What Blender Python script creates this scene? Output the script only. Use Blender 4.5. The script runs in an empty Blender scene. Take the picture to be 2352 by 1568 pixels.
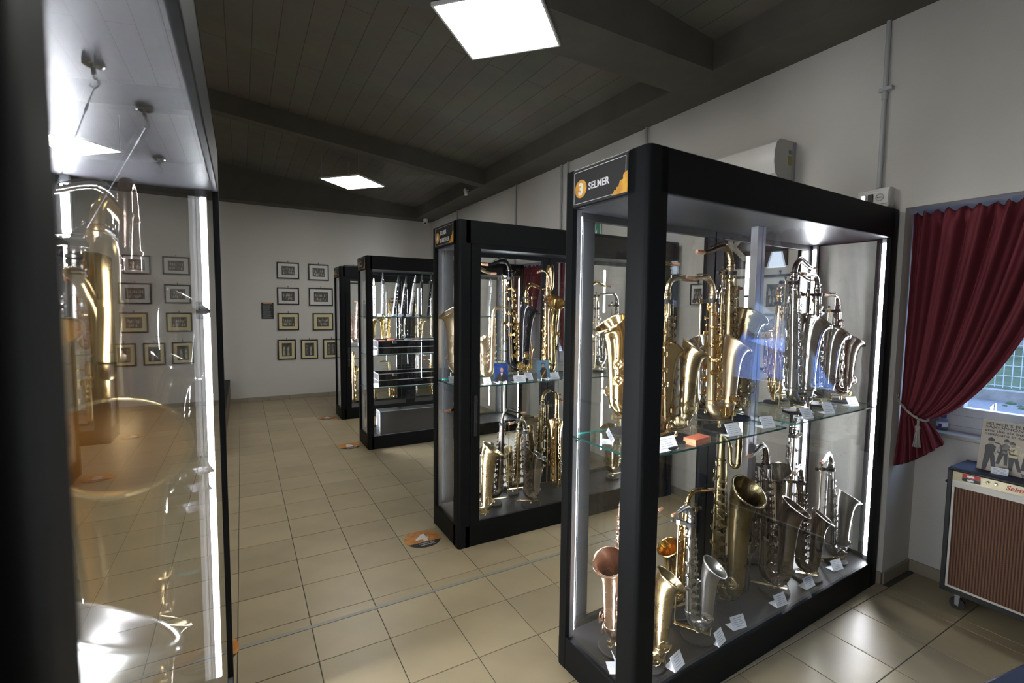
import bpy, math, random
import numpy as np
from mathutils import Matrix, Vector
random.seed(7)
PI = math.pi
SC = bpy.context.scene
COL = SC.collection
R = math.radians

# ------------------------------------------------------------------ camera
T = .333
cam_d = bpy.data.cameras.new('camera'); cam = bpy.data.objects.new('camera', cam_d); COL.objects.link(cam)
SC.camera = cam
FPX = 1096.2
cam_d.sensor_width = 36; cam_d.sensor_fit = 'HORIZONTAL'; cam_d.lens = 36 * FPX / 2352
cam_d.clip_start = .02; cam_d.clip_end = 300
_y, _p, _r = .5157, -.0694, .0102
fw = Vector((math.sin(_y) * math.cos(_p), math.cos(_y) * math.cos(_p), math.sin(_p)))
rt = Vector((math.cos(_y), -math.sin(_y), 0)); up = rt.cross(fw)
r2 = rt * math.cos(_r) + up * math.sin(_r); u2 = -rt * math.sin(_r) + up * math.cos(_r)
CAM = Vector((.0568, -2.5602, 1.6579))
cam.matrix_world = Matrix(((r2.x, u2.x, -fw.x, CAM.x), (r2.y, u2.y, -fw.y, CAM.y), (r2.z, u2.z, -fw.z, CAM.z), (0, 0, 0, 1)))
cam_d.dof.use_dof = True; cam_d.dof.focus_distance = 3.6; cam_d.dof.aperture_fstop = 4.0

# ------------------------------------------------------------------ world, sun, exposure
W = bpy.data.worlds.new('world'); SC.world = W; W.use_nodes = True
nt = W.node_tree; nt.nodes.clear()
o_ = nt.nodes.new('ShaderNodeOutputWorld'); b_ = nt.nodes.new('ShaderNodeBackground')
tc_ = nt.nodes.new('ShaderNodeTexCoord'); sp_ = nt.nodes.new('ShaderNodeSeparateXYZ')
cr_ = nt.nodes.new('ShaderNodeValToRGB'); cr_.color_ramp.elements[0].position = .5; cr_.color_ramp.elements[1].position = .8
cr_.color_ramp.elements[0].color = (.75, .85, 1, 1); cr_.color_ramp.elements[1].color = (.4, .6, 1, 1)
mp_ = nt.nodes.new('ShaderNodeMath'); mp_.operation = 'MULTIPLY_ADD'; mp_.inputs[1].default_value = .5; mp_.inputs[2].default_value = .5
nt.links.new(tc_.outputs['Generated'], sp_.inputs[0]); nt.links.new(sp_.outputs[2], mp_.inputs[0]); nt.links.new(mp_.outputs[0], cr_.inputs[0])
nt.links.new(cr_.outputs[0], b_.inputs[0]); nt.links.new(b_.outputs[0], o_.inputs[0]); b_.inputs[1].default_value = 8.0
LAMP_E = 31.0      # pendant panels
LED_E = 180.0      # strips in the cases
SC.view_settings.view_transform = 'Standard'; SC.view_settings.look = 'None'
SC.view_settings.gamma = 1; SC.view_settings.use_curve_mapping = False; SC.view_settings.exposure = -.15
cy = SC.cycles
cy.transparent_max_bounces = 40; cy.max_bounces = 8; cy.glossy_bounces = 5; cy.diffuse_bounces = 3
cy.sample_clamp_indirect = 4; cy.caustics_reflective = False; cy.caustics_refractive = False
cy.use_denoising = True

# ------------------------------------------------------------------ materials
def lk(t, a, b): t.links.new(a, b)
def mat(name, col, rough=.5, metal=0, spec=.5, emit=0, coat=0, noise=0, nscale=8, bump=0, bscale=40, rvar=0, col2=None):
    m = bpy.data.materials.new(name); m.use_nodes = True; t = m.node_tree; b = t.nodes['Principled BSDF']
    b.inputs['Base Color'].default_value = (*col, 1); b.inputs['Roughness'].default_value = rough
    b.inputs['Metallic'].default_value = metal; b.inputs['Specular IOR Level'].default_value = spec
    b.inputs['Coat Weight'].default_value = coat
    if emit:
        b.inputs['Emission Color'].default_value = (*col, 1); b.inputs['Emission Strength'].default_value = emit
    if noise or col2 or bump or rvar:
        tc = t.nodes.new('ShaderNodeTexCoord')
        n = t.nodes.new('ShaderNodeTexNoise'); n.inputs['Scale'].default_value = nscale; n.inputs['Detail'].default_value = 5
        lk(t, tc.outputs['Object'], n.inputs['Vector'])
    if noise or col2:
        c2 = col2 or tuple(max(0, c * (1 - noise)) for c in col)
        cr = t.nodes.new('ShaderNodeValToRGB'); cr.color_ramp.elements[0].position = .35; cr.color_ramp.elements[1].position = .65
        cr.color_ramp.elements[0].color = (*c2, 1); cr.color_ramp.elements[1].color = (*col, 1)
        lk(t, n.outputs['Fac'], cr.inputs['Fac']); lk(t, cr.outputs['Color'], b.inputs['Base Color'])
    if rvar:
        mr = t.nodes.new('ShaderNodeMapRange'); mr.inputs['To Min'].default_value = max(.02, rough - rvar); mr.inputs['To Max'].default_value = rough + rvar
        lk(t, n.outputs['Fac'], mr.inputs['Value']); lk(t, mr.outputs['Result'], b.inputs['Roughness'])
    if bump:
        n2 = t.nodes.new('ShaderNodeTexNoise'); n2.inputs['Scale'].default_value = bscale; n2.inputs['Detail'].default_value = 4
        lk(t, tc.outputs['Object'], n2.inputs['Vector'])
        bp = t.nodes.new('ShaderNodeBump'); bp.inputs['Strength'].default_value = bump; bp.inputs['Distance'].default_value = .01
        lk(t, n2.outputs['Fac'], bp.inputs['Height']); lk(t, bp.outputs['Normal'], b.inputs['Normal'])
    return m
def glass_mat(name, tint=(1, 1, 1), base=.042):
    m = bpy.data.materials.new(name); m.use_nodes = True; t = m.node_tree; t.nodes.clear()
    out = t.nodes.new('ShaderNodeOutputMaterial'); mx = t.nodes.new('ShaderNodeMixShader')
    tr = t.nodes.new('ShaderNodeBsdfTransparent'); tr.inputs[0].default_value = (*tint, 1)
    gl = t.nodes.new('ShaderNodeBsdfGlossy'); gl.inputs['Roughness'].default_value = .0; gl.inputs[0].default_value = (1, 1, 1, 1)
    ge = t.nodes.new('ShaderNodeNewGeometry'); dt = t.nodes.new('ShaderNodeVectorMath'); dt.operation = 'DOT_PRODUCT'
    lk(t, ge.outputs['Incoming'], dt.inputs[0]); lk(t, ge.outputs['Normal'], dt.inputs[1])
    def mth(op, a, bb=None):
        n = t.nodes.new('ShaderNodeMath'); n.operation = op
        for i, v in enumerate((a, bb)):
            if v is None: continue
            if isinstance(v, (int, float)): n.inputs[i].default_value = v
            else: lk(t, v, n.inputs[i])
        return n.outputs[0]
    c = mth('ABSOLUTE', dt.outputs['Value']); k = mth('SUBTRACT', 1, c); p5 = mth('POWER', k, 5)
    f = mth('ADD', mth('MULTIPLY', p5, 1 - base), base)
    lk(t, f, mx.inputs[0]); lk(t, tr.outputs[0], mx.inputs[1]); lk(t, gl.outputs[0], mx.inputs[2]); lk(t, mx.outputs[0], out.inputs[0])
    return m
M = {}
M['glass'] = glass_mat('clear_glass', (.985, .99, .985))
M['shelf_glass'] = glass_mat('shelf_glass', (.93, .975, .95))
M['shelf_edge'] = mat('glass_edge_green', (.012, .11, .10), .12, 0, .8)
M['acrylic'] = glass_mat('acrylic', (.9, .93, .95))
M['frame'] = mat('black_powder_coat', (.0065, .007, .0075), .5, 0, .12, bump=.04, bscale=900)
M['frame_in'] = mat('charcoal_panel', (.010, .010, .0125), .36, 0, .22)
M['lilac_panel'] = mat('grey_lacquer_panel', (.16, .16, .175), .42)
M['dark_floor'] = mat('case_floor_laminate', (.010, .010, .011), .45, 0, .2, noise=.2)
M['alu'] = mat('aluminium', (.62, .64, .68), .32, .9)
M['led'] = mat('led_diffuser', (.9, .93, 1.0), .5, emit=LED_E)
M['led2'] = mat('led_diffuser_strong', (.9, .93, 1.0), .5, emit=LED_E * 1.6)
M['lamp'] = mat('panel_diffuser', (1.0, .985, .95), .5, emit=LAMP_E)
M['white_metal'] = mat('white_metal', (.75, .75, .73), .4)
M['wall'] = mat('off_white_plaster', (.60, .575, .53), .9, noise=.03, nscale=2, bump=.15, bscale=120)
M['base_tile'] = mat('skirting_tile', (.30, .265, .20), .45, noise=.12, nscale=6)
M['tile'] = mat('beige_floor_tile', (.41, .33, .20), .36, 0, .5, noise=.12, nscale=3.2, rvar=.05, bump=.02, bscale=60)
M['tile2'] = mat('beige_floor_tile_light', (.435, .352, .216), .36, 0, .5, noise=.14, nscale=2.2, rvar=.05, bump=.02, bscale=60)
M['tile3'] = mat('beige_floor_tile_dark', (.38, .305, .188), .36, 0, .5, noise=.12, nscale=4, rvar=.05, bump=.02, bscale=60)
M['grout'] = mat('floor_grout', (.085, .075, .06), .9)
M['joint'] = mat('joint_strip', (.32, .31, .27), .5, .3)
M['cork'] = mat('cork', (.42, .22, .12), .75, noise=.3, nscale=60)
M['pearl'] = mat('pearl_button', (.85, .85, .83), .25)
M['rubber'] = mat('black_rubber', (.02, .02, .021), .55)
M['stand_base'] = mat('stand_base_cast_iron', (.014, .0135, .0135), .6, 0, .15, bump=.1, bscale=300)
M['brass_rod'] = mat('brass_rod', (.80, .62, .33), .22, 1)
M['card'] = mat('white_card', (.80, .82, .86), .5)
M['print'] = mat('grey_print', (.30, .32, .36), .6)
M['white'] = mat('white_print', (.75, .75, .73), .5)
M['black'] = mat('black_print', (.015, .015, .015), .5)
M['orange'] = mat('rusty_orange_print', (.62, .27, .05), .45, col2=(.42, .15, .03), nscale=22)
M['gold_print'] = mat('golden_orange_print', (.68, .36, .04), .5, col2=(.50, .22, .03), nscale=30)
M['red_cloth'] = mat('burgundy_curtain', (.15, .017, .027), .85, noise=.1, nscale=30, bump=.15, bscale=500)
M['rope'] = mat('tieback_cord', (.36, .32, .28), .8, bump=.5, bscale=400)
M['pvc'] = mat('white_pvc', (.62, .63, .64), .35)
M['sill'] = mat('stone_sill', (.45, .42, .38), .4, noise=.1)
M['navy'] = mat('navy_vinyl', (.010, .018, .055), .5, bump=.3, bscale=700)
M['amp_gold'] = mat('gold_control_panel', (.50, .44, .29), .35, .5)
M['amp_white'] = mat('cream_trim', (.66, .63, .56), .5)
M['red_print'] = mat('red_print', (.45, .02, .03), .5)
M['chrome'] = mat('chrome', (.75, .75, .76), .12, 1)
M['conduit'] = mat('grey_conduit', (.42, .43, .44), .45)
M['ac'] = mat('white_plastic', (.72, .70, .66), .28)
M['green'] = mat('safety_green', (.0, .20, .10), .5)
M['wood'] = mat('brown_wood', (.10, .06, .035), .5, noise=.3, nscale=12)
M['purple'] = mat('purple_cap', (.08, .03, .30), .4)
M['box_red'] = mat('orange_box_paper', (.62, .15, .07), .5, noise=.15, nscale=40)
M['box_side'] = mat('yellow_box_paper', (.50, .42, .16), .5)
M['mat_white'] = mat('passepartout_white', (.66, .65, .62), .8)
M['mat_cream'] = mat('passepartout_cream', (.66, .58, .34), .8)
M['picframe'] = mat('black_picture_frame', (.012, .012, .012), .4)
M['photo_d'] = mat('old_photo_dark', (.10, .095, .085), .3, noise=.7, nscale=25)
M['photo_m'] = mat('old_photo_mid', (.22, .20, .16), .3, noise=.7, nscale=18)
M['photo_l'] = mat('old_photo_light', (.45, .42, .35), .3, noise=.4, nscale=30)
M['poster'] = mat('aged_poster_paper', (.50, .44, .35), .5, noise=.1, nscale=6)
M['ink'] = mat('poster_ink', (.03, .028, .027), .5)
M['print_skin'] = mat('printed_grey_skin', (.33, .29, .235), .5)
M['ink2'] = mat('poster_grey', (.20, .18, .155), .5, noise=.5, nscale=50)
M['asphalt'] = mat('asphalt', (.085, .09, .11), .75, noise=.25, nscale=2, bump=.3, bscale=40)
M['concrete'] = mat('concrete_curb', (.17, .17, .17), .9, noise=.3, nscale=5, bump=.4)
M['grass'] = mat('grass_bank', (.035, .06, .025), .9, noise=.5, nscale=3, bump=1, bscale=20)
M['block'] = mat('tufa_block', (.13, .13, .135), .9, noise=.25, nscale=4, bump=.5)
M['galv'] = mat('galvanised_fence', (.34, .38, .44), .5, .3)
M['car'] = mat('blue_car_paint', (.20, .38, .85), .3, 0, coat=1)
M['car_glass'] = mat('car_window', (.02, .03, .04), .08, 0, 1)
M['lens'] = mat('headlamp_lens', (.6, .6, .62), .1, .6)
M['leaf'] = mat('tree_leaves', (.05, .10, .03), .8, noise=.5, nscale=5)
M['soil'] = mat('brown_earth', (.16, .11, .07), .95, noise=.4)
# grille cloth: fine woven vertical stripes
def grille():
    m = mat('amp_grille_cloth', (.2, .1, .06), .85); t = m.node_tree; b = t.nodes['Principled BSDF']
    tc = t.nodes.new('ShaderNodeTexCoord'); w = t.nodes.new('ShaderNodeTexWave'); w.bands_direction = 'Y'; w.inputs['Scale'].default_value = 26
    w2 = t.nodes.new('ShaderNodeTexWave'); w2.bands_direction = 'Z'; w2.inputs['Scale'].default_value = 60
    lk(t, tc.outputs['Object'], w.inputs[0]); lk(t, tc.outputs['Object'], w2.inputs[0])
    mx = t.nodes.new('ShaderNodeMath'); mx.operation = 'MULTIPLY'; lk(t, w.outputs['Fac'], mx.inputs[0]); lk(t, w2.outputs['Fac'], mx.inputs[1])
    cr = t.nodes.new('ShaderNodeValToRGB'); cr.color_ramp.elements[0].color = (.045, .016, .01, 1); cr.color_ramp.elements[1].color = (.30, .16, .085, 1)
    lk(t, mx.outputs[0], cr.inputs[0]); lk(t, cr.outputs[0], b.inputs['Base Color']); return m
M['grille'] = grille()
# board-formed concrete: planks along Y in fine relief
def boards():
    m = mat('board_formed_concrete', (.19, .177, .14), .9); t = m.node_tree; b = t.nodes['Principled BSDF']
    tc = t.nodes.new('ShaderNodeTexCoord'); mp = t.nodes.new('ShaderNodeMapping'); mp.inputs['Rotation'].default_value[2] = PI / 2
    br = t.nodes.new('ShaderNodeTexBrick'); br.inputs['Scale'].default_value = 1; br.inputs['Brick Width'].default_value = 2.3; br.inputs['Row Height'].default_value = .19
    br.inputs['Mortar Size'].default_value = .0035; br.inputs['Color1'].default_value = (.185, .172, .138, 1); br.inputs['Color2'].default_value = (.165, .154, .122, 1); br.inputs['Mortar'].default_value = (.09, .083, .066, 1)
    n = t.nodes.new('ShaderNodeTexNoise'); n.inputs['Scale'].default_value = 2.5; n.inputs['Detail'].default_value = 12; n.inputs['Roughness'].default_value = .7
    mx = t.nodes.new('ShaderNodeMixRGB'); mx.blend_type = 'MULTIPLY'; mx.inputs[0].default_value = .5
    lk(t, tc.outputs['Object'], mp.inputs[0]); lk(t, mp.outputs[0], br.inputs['Vector']); lk(t, tc.outputs['Object'], n.inputs['Vector'])
    lk(t, br.outputs['Color'], mx.inputs[1]); lk(t, n.outputs['Color'], mx.inputs[2]); lk(t, mx.outputs[0], b.inputs['Base Color'])
    bp = t.nodes.new('ShaderNodeBump'); bp.invert = True; bp.inputs['Distance'].default_value = .02; bp.inputs['Strength'].default_value = .3
    lk(t, br.outputs['Fac'], bp.inputs['Height']); lk(t, bp.outputs[0], b.inputs['Normal']); return m
M['slab'] = boards()
M['beam'] = mat('dark_painted_concrete', (.105, .098, .079), .85, noise=.15, nscale=4, bump=.2, bscale=30)
# instrument finishes
FIN = {
 'brass':   mat('lacquered_brass', (.74, .54, .26), .17, 1, noise=.18, nscale=14, rvar=.06),
 'aged':    mat('aged_brass', (.55, .45, .26), .27, 1, col2=(.40, .32, .18), nscale=9, rvar=.08),
 'antique': mat('tarnished_brass', (.30, .24, .12), .28, 1, col2=(.17, .14, .08), nscale=7, rvar=.08),
 'matte':   mat('matte_gold', (.66, .52, .33), .36, 1, rvar=.05),
 'silver':  mat('silver_plate', (.74, .72, .68), .16, 1, noise=.15, nscale=12, rvar=.06),
 'dull':    mat('satin_silver', (.50, .48, .45), .34, 1, noise=.2, nscale=12, rvar=.08),
 'dark':    mat('tarnished_silver', (.34, .31, .28), .24, 1, col2=(.23, .19, .16), nscale=9, rvar=.08),
 'rose':    mat('rose_brass', (.66, .42, .28), .26, 1, col2=(.50, .38, .33), nscale=8, rvar=.08),
 'black':   mat('black_lacquer', (.006, .006, .007), .10, 0, .3),
 'softgold': mat('soft_gold_lacquer', (.88, .64, .30), .30, 1, rvar=.06),
 'satin':   mat('satin_bright_silver', (.86, .85, .83), .36, 1),
 'gold':    mat('bright_gold_plate', (.86, .60, .24), .14, 1, rvar=.05),
}

# ------------------------------------------------------------------ mesh helpers
class MB:
    def __init__(s): s.v = []; s.f = []; s.m = []
    def add(s, v, f, mi=0):
        o = len(s.v); s.v.extend([tuple(map(float, p)) for p in v]); s.f.extend([tuple(i + o for i in q) for q in f]); s.m.extend([mi] * len(f))
    def box(s, x0, x1, y0, y1, z0, z1, mi=0, X=None, b=0):
        if b > 0:
            v = []; xs = (x0, x1); ys = (y0, y1); zs = (z0, z1)
            for a in range(2):
                for c in range(2):
                    for d in range(2):
                        sx, sy, sz = (1, -1)[a], (1, -1)[c], (1, -1)[d]
                        v += [(xs[a], ys[c] + sy * b, zs[d] + sz * b), (xs[a] + sx * b, ys[c], zs[d] + sz * b), (xs[a] + sx * b, ys[c] + sy * b, zs[d])]
            P = lambda a, c, d, k: (a * 4 + c * 2 + d) * 3 + k
            f = [(P(0,0,0,0), P(0,0,1,0), P(0,1,1,0), P(0,1,0,0)), (P(1,0,0,0), P(1,1,0,0), P(1,1,1,0), P(1,0,1,0)),
                 (P(0,0,0,1), P(1,0,0,1), P(1,0,1,1), P(0,0,1,1)), (P(0,1,0,1), P(0,1,1,1), P(1,1,1,1), P(1,1,0,1)),
                 (P(0,0,0,2), P(0,1,0,2), P(1,1,0,2), P(1,0,0,2)), (P(0,0,1,2), P(1,0,1,2), P(1,1,1,2), P(0,1,1,2))]
            for a in range(2):
                for c in range(2):
                    q = (P(a,c,0,0), P(a,c,1,0), P(a,c,1,1), P(a,c,0,1)); f.append(q if (a + c) % 2 else q[::-1])
                    q = (P(a,0,c,0), P(a,1,c,0), P(a,1,c,2), P(a,0,c,2)); f.append(q[::-1] if (a + c) % 2 else q)
                    q = (P(0,a,c,1), P(1,a,c,1), P(1,a,c,2), P(0,a,c,2)); f.append(q if (a + c) % 2 else q[::-1])
                    for d in range(2):
                        q = (P(a,c,d,0), P(a,c,d,1), P(a,c,d,2)); f.append(q if (a + c + d) % 2 else q[::-1])
        else:
            v = [(x, y, z) for x in (x0, x1) for y in (y0, y1) for z in (z0, z1)]
            f = [(0, 1, 3, 2), (4, 6, 7, 5), (0, 4, 5, 1), (2, 3, 7, 6), (0, 2, 6, 4), (1, 5, 7, 3)]
        if X is not None: v = [tuple(X @ Vector(p)) for p in v]
        s.add(v, f, mi); return s
    def tube(s, path, rad, seg=12, cap=True, mi=0):
        P = np.array(path, float); n = len(P); rad = np.full(n, rad) if np.isscalar(rad) else np.array(rad, float)
        t = np.gradient(P, axis=0); ln = np.linalg.norm(t, axis=1)
        for i in range(n):
            if ln[i] < 1e-9: t[i] = t[i - 1] if i else (P[1] - P[0])
        # duplicated points (open-flare turn-back) keep the previous tangent
        t = t / np.maximum(np.linalg.norm(t, axis=1), 1e-9)[:, None]
        a = np.array([0, 1., 0]) if abs(t[0][1]) < .9 else np.array([1., 0, 0])
        u = a - t[0] * (a @ t[0]); u /= np.linalg.norm(u); V = []
        for i in range(n):
            u = u - t[i] * (u @ t[i]); u /= max(np.linalg.norm(u), 1e-9); w = np.cross(t[i], u)
            for k in range(seg):
                an = 2 * PI * k / seg; V.append(P[i] + rad[i] * (math.cos(an) * u + math.sin(an) * w))
        F = [(i * seg + k, i * seg + (k + 1) % seg, (i + 1) * seg + (k + 1) % seg, (i + 1) * seg + k) for i in range(n - 1) for k in range(seg)]
        if cap: F += [tuple(range(seg))[::-1], tuple((n - 1) * seg + k for k in range(seg))]
        s.add(V, F, mi); return s
    def lathe(s, prof, c=(0, 0, 0), axis=(0, 0, 1), seg=16, mi=0):
        ax = Vector(axis).normalized(); a = Vector((1, 0, 0)) if abs(ax.x) < .9 else Vector((0, 1, 0))
        u = (a - ax * a.dot(ax)).normalized(); w = ax.cross(u); c = Vector(c); V = []
        for r, h in prof:
            for k in range(seg):
                an = 2 * PI * k / seg; V.append(tuple(c + ax * h + (u * math.cos(an) + w * math.sin(an)) * r))
        n = len(prof)
        F = [(i * seg + k, i * seg + (k + 1) % seg, (i + 1) * seg + (k + 1) % seg, (i + 1) * seg + k) for i in range(n - 1) for k in range(seg)]
        if prof[0][0] > 1e-6: F.append(tuple(range(seg))[::-1])
        if prof[-1][0] > 1e-6: F.append(tuple((n - 1) * seg + k for k in range(seg)))
        s.add(V, F, mi); return s
    def cyl(s, p0, p1, r, seg=10, mi=0):
        d = Vector(p1) - Vector(p0); return s.lathe([(r, 0), (r, d.length)], p0, d, seg, mi)
    def prism(s, pts, z0, z1, X=None, mi=0):
        n = len(pts); v = [(x, y, z0) for x, y in pts] + [(x, y, z1) for x, y in pts]
        f = [tuple(range(n))[::-1], tuple(range(n, 2 * n))] + [(i, (i + 1) % n, (i + 1) % n + n, i + n) for i in range(n)]
        if X is not None: v = [tuple(X @ Vector(p)) for p in v]
        s.add(v, f, mi); return s
    def mesh(s, name, mats=(), smooth=False):
        me = bpy.data.meshes.new(name); me.from_pydata(s.v, [], s.f)
        for m in (mats if isinstance(mats, (list, tuple)) else [mats]): me.materials.append(m)
        me.polygons.foreach_set('material_index', s.m)
        if smooth:
            me.polygons.foreach_set('use_smooth', [len(f) < 6 for f in s.f])
            try: me.set_sharp_from_angle(angle=R(smooth if smooth > 1 else 40))
            except Exception: pass
        me.update(); return me
def link(name, me, parent=None, loc=None, rz=None, **kw):
    o = bpy.data.objects.new(name, me); COL.objects.link(o)
    if parent is not None: o.parent = parent
    if loc is not None: o.location = loc
    if rz is not None: o.rotation_euler = (0, 0, rz)
    for k, v in kw.items(): o[k] = v
    return o
def obj(name, mb, mats, parent=None, smooth=False, **kw): return link(name, mb.mesh(name, mats, smooth), parent, **kw)
def thing(name, label, cat, loc=(0, 0, 0), rz=0, group=None):
    o = link(name, None, None, loc, rz, label=label, category=cat); o.empty_display_size = .05
    if group: o['group'] = group
    return o
def struct(name, mb, mats, parent=None, smooth=False):
    o = obj(name, mb, mats, parent, smooth)
    if parent is None: o['kind'] = 'structure'
    return o
def text(name, body, size, mtx, m, parent=None, bold=0, ext=.0006, align='LEFT', shear=0, sx=1):
    c = bpy.data.curves.new(name, 'FONT'); c.body = body; c.size = size; c.extrude = ext; c.offset = bold; c.align_x = align; c.shear = shear
    c.resolution_u = 3; c.materials.append(m); o = bpy.data.objects.new(name, c); COL.objects.link(o)
    me = bpy.data.meshes.new_from_object(o); bpy.data.objects.remove(o); bpy.data.curves.remove(c)
    o = bpy.data.objects.new(name, me); COL.objects.link(o)
    if parent is not None: o.parent = parent
    o.matrix_local = mtx @ Matrix.Diagonal((sx, 1, 1, 1)); return o
def frame_mtx(o, x, y):     # origin, text direction, text up
    x = Vector(x).normalized(); y = Vector(y).normalized(); z = x.cross(y)
    return Matrix(((x.x, y.x, z.x, o[0]), (x.y, y.y, z.y, o[1]), (x.z, y.z, z.z, o[2]), (0, 0, 0, 1)))
B = lambda *a, **k: MB().box(*a, **k)

# ================================================================== ROOM
XW, YF, YB, XL = 3.42, 6.75, -5.0, -3.2
N1 = (-2.66, -1.235); N2 = (1.95, 3.45); NZ = 2.26; ND = .35     # window niches in the right wall
w = MB()
ys = [YB, N1[0], N1[1], N2[0], N2[1], YF + .2]
for a, b in ((0, 1), (2, 3), (4, 5)): w.box(XW, XW + .55, ys[a], ys[b], 0, 3.9)
for n in (N1, N2):
    w.box(XW, XW + .55, n[0], n[1], NZ, 3.9)
    w.box(XW + ND, XW + .55, n[0], n[1], 0, .905)
    w.box(XW + ND + .1, XW + .55, n[0], n[0] + .06, .905, NZ); w.box(XW + ND + .1, XW + .55, n[1] - .06, n[1], .905, NZ)
struct('wall_right', w, M['wall'])
struct('wall_far', B(XL - .2, XW, YF, YF + .2, 0, 4.6), M['wall'])
struct('wall_left', B(XL - .2, XL, YB, YF, 0, 4.6), M['wall'])
struct('wall_back', B(XL - .2, XW + .55, YB - .2, YB, 0, 4.6), M['wall'])
zs = lambda x: 3.92 - .111 * (x + .16)
c = MB(); X0, X1 = XL - .2, XW + .6
c.add([(X0, YB - .2, zs(X0)), (X1, YB - .2, zs(X1)), (X1, YF + .2, zs(X1)), (X0, YF + .2, zs(X0)),
       (X0, YB - .2, zs(X0) + .2), (X1, YB - .2, zs(X1) + .2), (X1, YF + .2, zs(X1) + .2), (X0, YF + .2, zs(X0) + .2)],
      [(0, 1, 2, 3), (7, 6, 5, 4), (0, 4, 5, 1), (1, 5, 6, 2), (2, 6, 7, 3), (3, 7, 4, 0)])
struct('ceiling', c, M['slab'])
def sloped_beam(x0, x1, y0, y1, drop=None, z=None):
    b = MB(); v = []
    for x in (x0, x1):
        zb = z if z else zs(x) - drop
        for y in (y0, y1): v += [(x, y, zb), (x, y, zs(x) + .05)]
    b.add(v, [(0, 1, 3, 2), (4, 6, 7, 5), (0, 4, 5, 1), (2, 3, 7, 6), (0, 2, 6, 4), (1, 5, 7, 3)]); return b
struct('ceiling_beam', sloped_beam(3.02, XW, YB, YF, z=3.36), M['beam'])
struct('ceiling_beam', sloped_beam(XL, 3.02, -.19, .20, z=3.36), M['beam'])
struct('ceiling_beam', sloped_beam(XL, 3.02, 6.48, YF, z=3.36), M['beam'])
struct('ceiling_beam', sloped_beam(XL, 3.02, 3.50, 3.66, drop=.21), M['beam'])
struct('ceiling_beam', sloped_beam(XL, 3.02, -4.6, -4.2, z=3.36), M['beam'])

# floor: grout bed + tiles as parts
fl = struct('floor', B(XL - .2, XW + .55, YB - .2, YF + .2, -.12, -.003), M['grout'])
rows = []
y = 0.0
rows.append((.012, .0913))
yy = .0913
while yy < 11.27 * T + .09 - .01 and yy + T <= 12.05 * T + .001: rows.append((yy, yy + T)); yy += T
rows.append((yy, 12.076 * T)); yy = 12.076 * T; rows.append((yy, 4.417)); yy = 4.417
while yy < YF: rows.append((yy, min(yy + T, YF))); yy += T
rows.append((-.83 * T, -.008)); yy = -.83 * T
while yy > YB: rows.append((max(yy - T, YB), yy)); yy -= T
cols = [(i * T, (i + 1) * T) for i in range(-9, 10)] + [(10 * T, XW)]
nich = [(XW, XW + ND)]
tiles = []
for (a, b) in rows:
    if b - a < .02: continue
    for (x0, x1) in cols + nich:
        if x0 >= XW - .01:
            if not any(n[0] - .01 <= (a + b) / 2 <= n[1] + .01 for n in (N1, N2)): continue
        if x1 - x0 < .03: continue
        cx, cyy = (x0 + x1) / 2, (a + b) / 2
        d = (Vector((cx, cyy, 0)) - CAM); z = d.dot(fw); inv = 0
        if z > .2:
            px = 1176 + FPX * d.dot(r2) / z; py = 784 - FPX * d.dot(u2) / z
            if -60 < px < 2420 and -60 < py < 1640: inv = (b - a) * (x1 - x0) / z ** 3
            if px < 520: inv *= .02
        tiles.append((inv, x0, x1, a, b))
tiles.sort(reverse=True)
def tile_mb(mb, w_, l_, ox=0, oy=0, z=0):
    g = .0022; e = .0015; v = []
    for zz, q in ((-.01, g), (z - .0008, g), (z, g + e)):
        v += [(ox - w_ / 2 + q, oy - l_ / 2 + q, zz), (ox + w_ / 2 - q, oy - l_ / 2 + q, zz), (ox + w_ / 2 - q, oy + l_ / 2 - q, zz), (ox - w_ / 2 + q, oy + l_ / 2 - q, zz)]
    f = [(8, 9, 10, 11)] + [(i, (i + 1) % 4, (i + 1) % 4 + 4, i + 4) for i in range(4)] + [(i + 4, (i + 1) % 4 + 4, (i + 1) % 4 + 8, i + 8) for i in range(4)]
    mb.add(v, f); return mb
cache = {}; rest = MB()
for k, (inv, x0, x1, a, b) in enumerate(tiles):
    w_, l_ = x1 - x0, b - a
    if inv > 0 and k < 295:
        mk = random.choice(('tile', 'tile', 'tile2', 'tile3')); key = (round(w_, 3), round(l_, 3), mk)
        if key not in cache: cache[key] = tile_mb(MB(), w_, l_).mesh('tile', M[mk])
        link('tile', cache[key], fl, ((x0 + x1) / 2, (a + b) / 2, random.uniform(-.0004, .0002)), random.choice((0, PI)))
    else: tile_mb(rest, w_, l_, (x0 + x1) / 2, (a + b) / 2)
rt_ = obj('remaining_tiles', rest, M['tile'], fl); rt_['kind'] = 'stuff'
obj('joint_strip', B(XL, XW, -.008, .012, -.01, .001), M['joint'], fl)
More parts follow.
